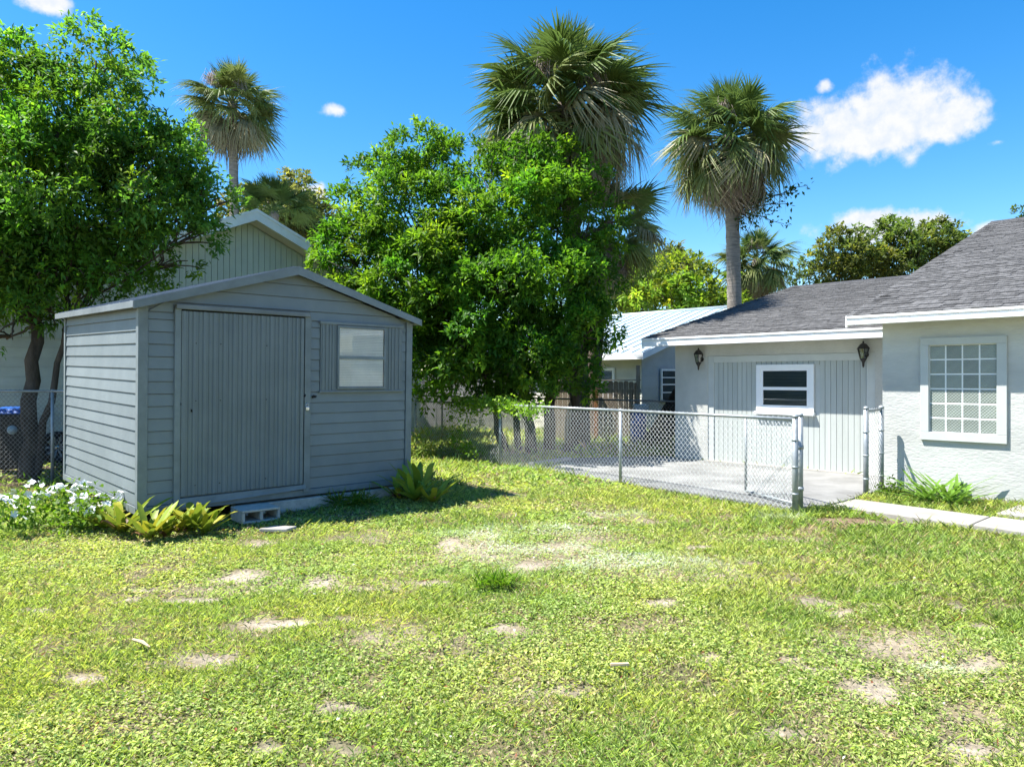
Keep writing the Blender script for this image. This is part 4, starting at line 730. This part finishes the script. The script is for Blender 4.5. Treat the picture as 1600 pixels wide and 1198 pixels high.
rosette_plant('bromeliad', 'bromeliad clump at the right front corner of the shed', 'bromeliad', [(*G(648, 784), 1.4), (*G(622, 780), 1.1), (*G(676, 786), 1.2), (*G(655, 776), 1.5)], BL, 16, 'bromeliads along the shed', 5)
rosette_plant('lily_plant', 'green strap-leaved lily clump against the stucco wall', 'lily plant', [(*G(1470, 788), .95), (*G(1448, 784), .8), (*G(1492, 790), .8), (*G(1478, 780), .9)], LL, 30, None, 6, (.03, .85))
def leafy(name, label, cat, base, pts, n, L, W, cols, spread, stems=None, zr=(.05, .3), kind=None):
    t = empty(name, (base[0], base[1], 0)); tag(t, label, cat, kind=kind); Ps = []
    for x, y, z in pts: Ps.append(np.array([x - base[0], y - base[1], z]) + rng.normal(size=(n, 3)) * np.array(spread))
    P = np.concatenate(Ps); P[:, 2] = np.abs(P[:, 2]) + .01; k = len(P); C = np.array(cols)[rng.integers(len(cols), size=k)] * rng.uniform(.75, 1.25, (k, 1))
    V, T, C = leaves(P, unit(rdir(k) + np.array([0, -.1, .5])), unit(rdir(k) * .6 + np.array([0, 0, 1.])), L * rng.uniform(.7, 1.3, k), W * rng.uniform(.7, 1.3, k), C, .1); link('foliage', tri_mesh('foliage', V, T, 'leaf', C), t)
    if stems:
        m = MB()
        for x, y, z in pts: m.tube([(x - base[0], y - base[1], 0), (x - base[0] + random.uniform(-.05, .05), y - base[1], z * .5), (x - base[0], y - base[1], z)], [.008, .006, .003], 4)
        m.build('stem', 'bark', t)
    return t
x0, y0 = G(75, 840)
fl = [(x0 + rng.uniform(-.8, .42), y0 + rng.uniform(-.15, 1.0), rng.uniform(.1, .36)) for _ in range(34)]
fp = leafy('flowering_plant', 'white flowering bedding plant beside the lit shed wall', 'plant', (x0, y0), fl, 45, .075, .036, [(.11, .20, .02), (.14, .24, .025), (.08, .15, .02)], (.12, .12, .08), False)
def flowers():
    m = MB()
    for k in range(5):
        a = k * 1.2566; c, s = math.cos(a), math.sin(a); m.add([(0, 0, .0), (c * .02 - s * .014, s * .02 + c * .014, .006), (c * .034, s * .034, .003), (c * .02 + s * .014, s * .02 - c * .014, .006)], [(0, 3, 2, 1)])
    me = m.mesh('flower', 'petal'); k = 0
    for x, y, z in fl:
        for j in range(4 if k % 2 else 3):
            o = link('flower', me, fp, (x - x0 + rng.normal() * .05, y - y0 + rng.normal() * .05, z + rng.uniform(.09, .17))); o.rotation_euler = (rng.uniform(.2, 1.1), rng.uniform(-.4, .4), rng.uniform(0, 6)); s = rng.uniform(1.0, 1.55); o.scale = (s, s, s)
        k += 1
flowers()
a, b = Vector((-1.35, 16.2)), Vector((.75, 13.55)); vp = []
for i in range(44):
    t = rng.random() ** 1.3; p = a.lerp(b, t * .9); vp.append((p.x, p.y, 1.18 + rng.normal() * .06))
for i in range(12): p = a.lerp(b, rng.random() * .3); vp.append((p.x, p.y, rng.uniform(.15, 1.1)))
leafy('climbing_vine', 'light green vine draped over the left end of the fence rail', 'vine', (-.9, 15.6), vp, 42, .08, .05, [(.20, .34, .05), (.26, .40, .06), (.15, .28, .04)], (.1, .1, .06), False)
wp = [(rng.uniform(-2.6, -.6), rng.uniform(15.9, 17.6), rng.uniform(.05, .55)) for _ in range(34)]
leafy('weeds', 'tall weeds at the foot of the fence right of the shed', 'weeds', (-1.6, 16.7), wp, 40, .22, .022, [(.22, .32, .07), (.30, .36, .09), (.18, .28, .06), (.34, .3, .14)], (.12, .12, .1), False, kind='stuff')
x, y = G(905 - 0, 600 + 130); 
leafy('small_weed', 'little leafy weed at the foot of the wall beside the fence section', 'weed', (5.62, 10.95), [(5.5 + .07 * i, 10.9 + .03 * i, .08 + .03 * (i % 3)) for i in range(5)], 40, .06, .03, [(.08, .15, .02), (.11, .19, .02)], (.06, .06, .05))
x, y = G(772, 918); leafy('grass_clump', 'coarse upright grass clump in the middle of the lawn', 'grass clump', (x, y), [(x + rng.uniform(-.13, .13), y + rng.uniform(-.08, .08), .03) for _ in range(9)], 26, .15, .012, [(.10, .20, .02), (.14, .23, .03)], (.04, .04, .02))
x, y = G(545, 790); leafy('grass_clump', 'long grass tuft at the base of the shed under the window', 'grass clump', (x, y), [(x + rng.uniform(-.22, .3), y + rng.uniform(-.1, .1), .03) for _ in range(10)], 26, .22, .013, [(.09, .18, .02), (.15, .2, .03)], (.05, .05, .03))

# ------------------------------------------------------------------ the lawn
def inside(px, py, poly):
    r = np.zeros(len(px), bool); n = len(poly)
    for i in range(n):
        x0, y0 = poly[i]; x1, y1 = poly[(i + 1) % n]
        if y0 == y1: continue
        c = ((y0 > py) != (y1 > py)) & (px < (x1 - x0) * (py - y0) / (y1 - y0) + x0); r ^= c
    return r
def lawn():
    Vs, Ts, Cs, n0 = [], [], [], 0
    pathp = [A0, A0 + dirp * 6.4, A1 + dirp * 6.4, A1]; pathp = [(p.x, p.y) for p in pathp]
    sh_ = [SO + SU * .0 + SV * .25, SO + SU * 3.8 + SV * .25, SO + SU * 3.8 + SV * 3.4, SO + SV * 3.4]; sh_ = [(p.x, p.y) for p in sh_]
    hs_ = [H2(0, 0), H2(4.76, 0), H2(4.76, -1.39), H2(11, -1.39), H2(11, 14), H2(0, 14)]
    bands = [(2.4, 4.2, 12500, .0255, .8), (4.2, 6, 9500, .028, .8), (6, 8.5, 6000, .034, .85), (8.5, 12, 3200, .046, .9), (12, 17, 900, .085, 1), (17, 30, 260, .15, 1)]
    for d0, d1, dens, L, k in bands:
        hw0, hw1 = d1 * .78 + .8, d1 * .78 + .8; area = 2 * hw1 * (d1 - d0); n = int(area * dens); x = rng.uniform(-hw1, hw1, n); y = rng.uniform(d0, d1, n)
        nz = vnoise(x * .9 + 50, y * .9 + 50, 21) * .6 + vnoise(x * 3 + 50, y * 3 + 50, 22) * .4; sa = np.maximum(patch(x, y, SAND), patch(x, y, WORN) * .40); wh = patch(x, y, WHITE)
        thin = vnoise(x * 2.1 + 50, y * 2.1 + 50, 24) * .55 + vnoise(x * 6 + 50, y * 6 + 50, 23) * .45
        keep = (np.abs(x) < y * .78 + .8) & (rng.random(n) > np.clip(sa * 1.5, 0, .96)) & (rng.random(n) < np.clip(-.10 + thin * 1.75, .12, 1)) & ~inside(x, y, PATIO) & ~inside(x, y, pathp) & ~inside(x, y, sh_) & ~inside(x, y, hs_)
        mul = np.hypot((x + 8.5) / 2.2, (y - 13) / 2.6) < 1; keep &= ~(mul & (rng.random(n) < .85))
        keep &= ~((((x - 4.24) / .75) ** 2 + ((y - 9.02) / .3) ** 2 < 1) & (rng.random(n) < .9))
        x, y, nz, wh, thin = x[keep], y[keep], nz[keep], wh[keep], thin[keep]; n = len(x)
        bladeN = vnoise(x * 1.1 + 80, y * 1.1 + 80, 30); pb = np.clip(.2 + (bladeN - .38) * 2.2, .25, .9); pb = np.where(x > 1.8, np.clip(pb + .35 * (y > 5), 0, .95), pb); blade = rng.random(n) < pb
        z = (vnoise(x * .8 + 40, y * .8 + 40, 1) - .5) * .05 + (vnoise(x * 3 + 40, y * 3 + 40, 2) - .5) * .025 - .02
        a = rng.uniform(0, 2 * np.pi, n); tilt = np.where(blade, rng.uniform(.35, 1.15, n), rng.uniform(-.1, .75, n)); D = np.stack([np.cos(a) * np.cos(tilt), np.sin(a) * np.cos(tilt), np.sin(tilt)], 1)
        h = np.where(blade, 0.0, rng.uniform(.0, .035, n)); P = np.stack([x, y, z + h], 1)
        tall = 1 + .55 * (rng.random(n) < .05) + np.clip((x - 1.6) * .25, 0, .55) * (y > 5.2); Ln = np.where(blade, np.maximum(L, .034) * 1.75 * tall, L * .95) * rng.uniform(.45, 1.5, n); Wd = np.where(blade, L * .2, L * .52) * rng.uniform(.7, 1.3, n)
        yg, gr, dk = np.array([.47, .51, .16]), np.array([.28, .40, .12]), np.array([.11, .19, .045]); q = np.clip(nz[:, None] * 1.7 - .35, 0, 1); nearb = np.clip((9.5 - y) / 6.5, 0, 1)[:, None] * .55
        C = gr * (1 - q) + yg * q; C = C * (1 - nearb) + (C * .5 + yg * .5) * nearb; C = np.where((rng.random(n) < .2)[:, None], dk, C); dry = rng.random(n) < np.clip(.13 + (.48 - thin) * .8, .05, .5); C = np.where(dry[:, None], np.array([.44, .36, .24]) * rng.uniform(.6, 1.2, (n, 1)), C)
        red = rng.random(n) < .004; C = np.where(red[:, None], np.array([.25, .08, .05]), C); C = C * rng.uniform(.5, 1.35, (n, 1))
        pw = (wh * .8)[:, None] * (rng.random(n) < .9)[:, None]; C = C * (1 - pw) + np.array([.55, .59, .52]) * pw; fw = rng.random(n) < .0008; C = np.where(fw[:, None], np.array([.8, .8, .78]), C)
        V, T, C = leaves(P, D, unit(rdir(n) * .5 + np.array([0, 0, 1.])), Ln, Wd, C, .15); Vs.append(V); Ts.append(T + n0); Cs.append(C); n0 += len(V)
    o = link('lawn_grass', tri_mesh('lawn_grass', np.concatenate(Vs), np.concatenate(Ts), 'grass_leaf', np.concatenate(Cs))); tag(o, 'sunlit patchy lawn of short grass and low weeds', 'grass', kind='stuff'); print('lawn tris', sum(map(len, Ts)))
lawn()
print('tris', sum(len(o.data.polygons) for o in col.objects if o.type == 'MESH'), 'objects', len(col.objects))
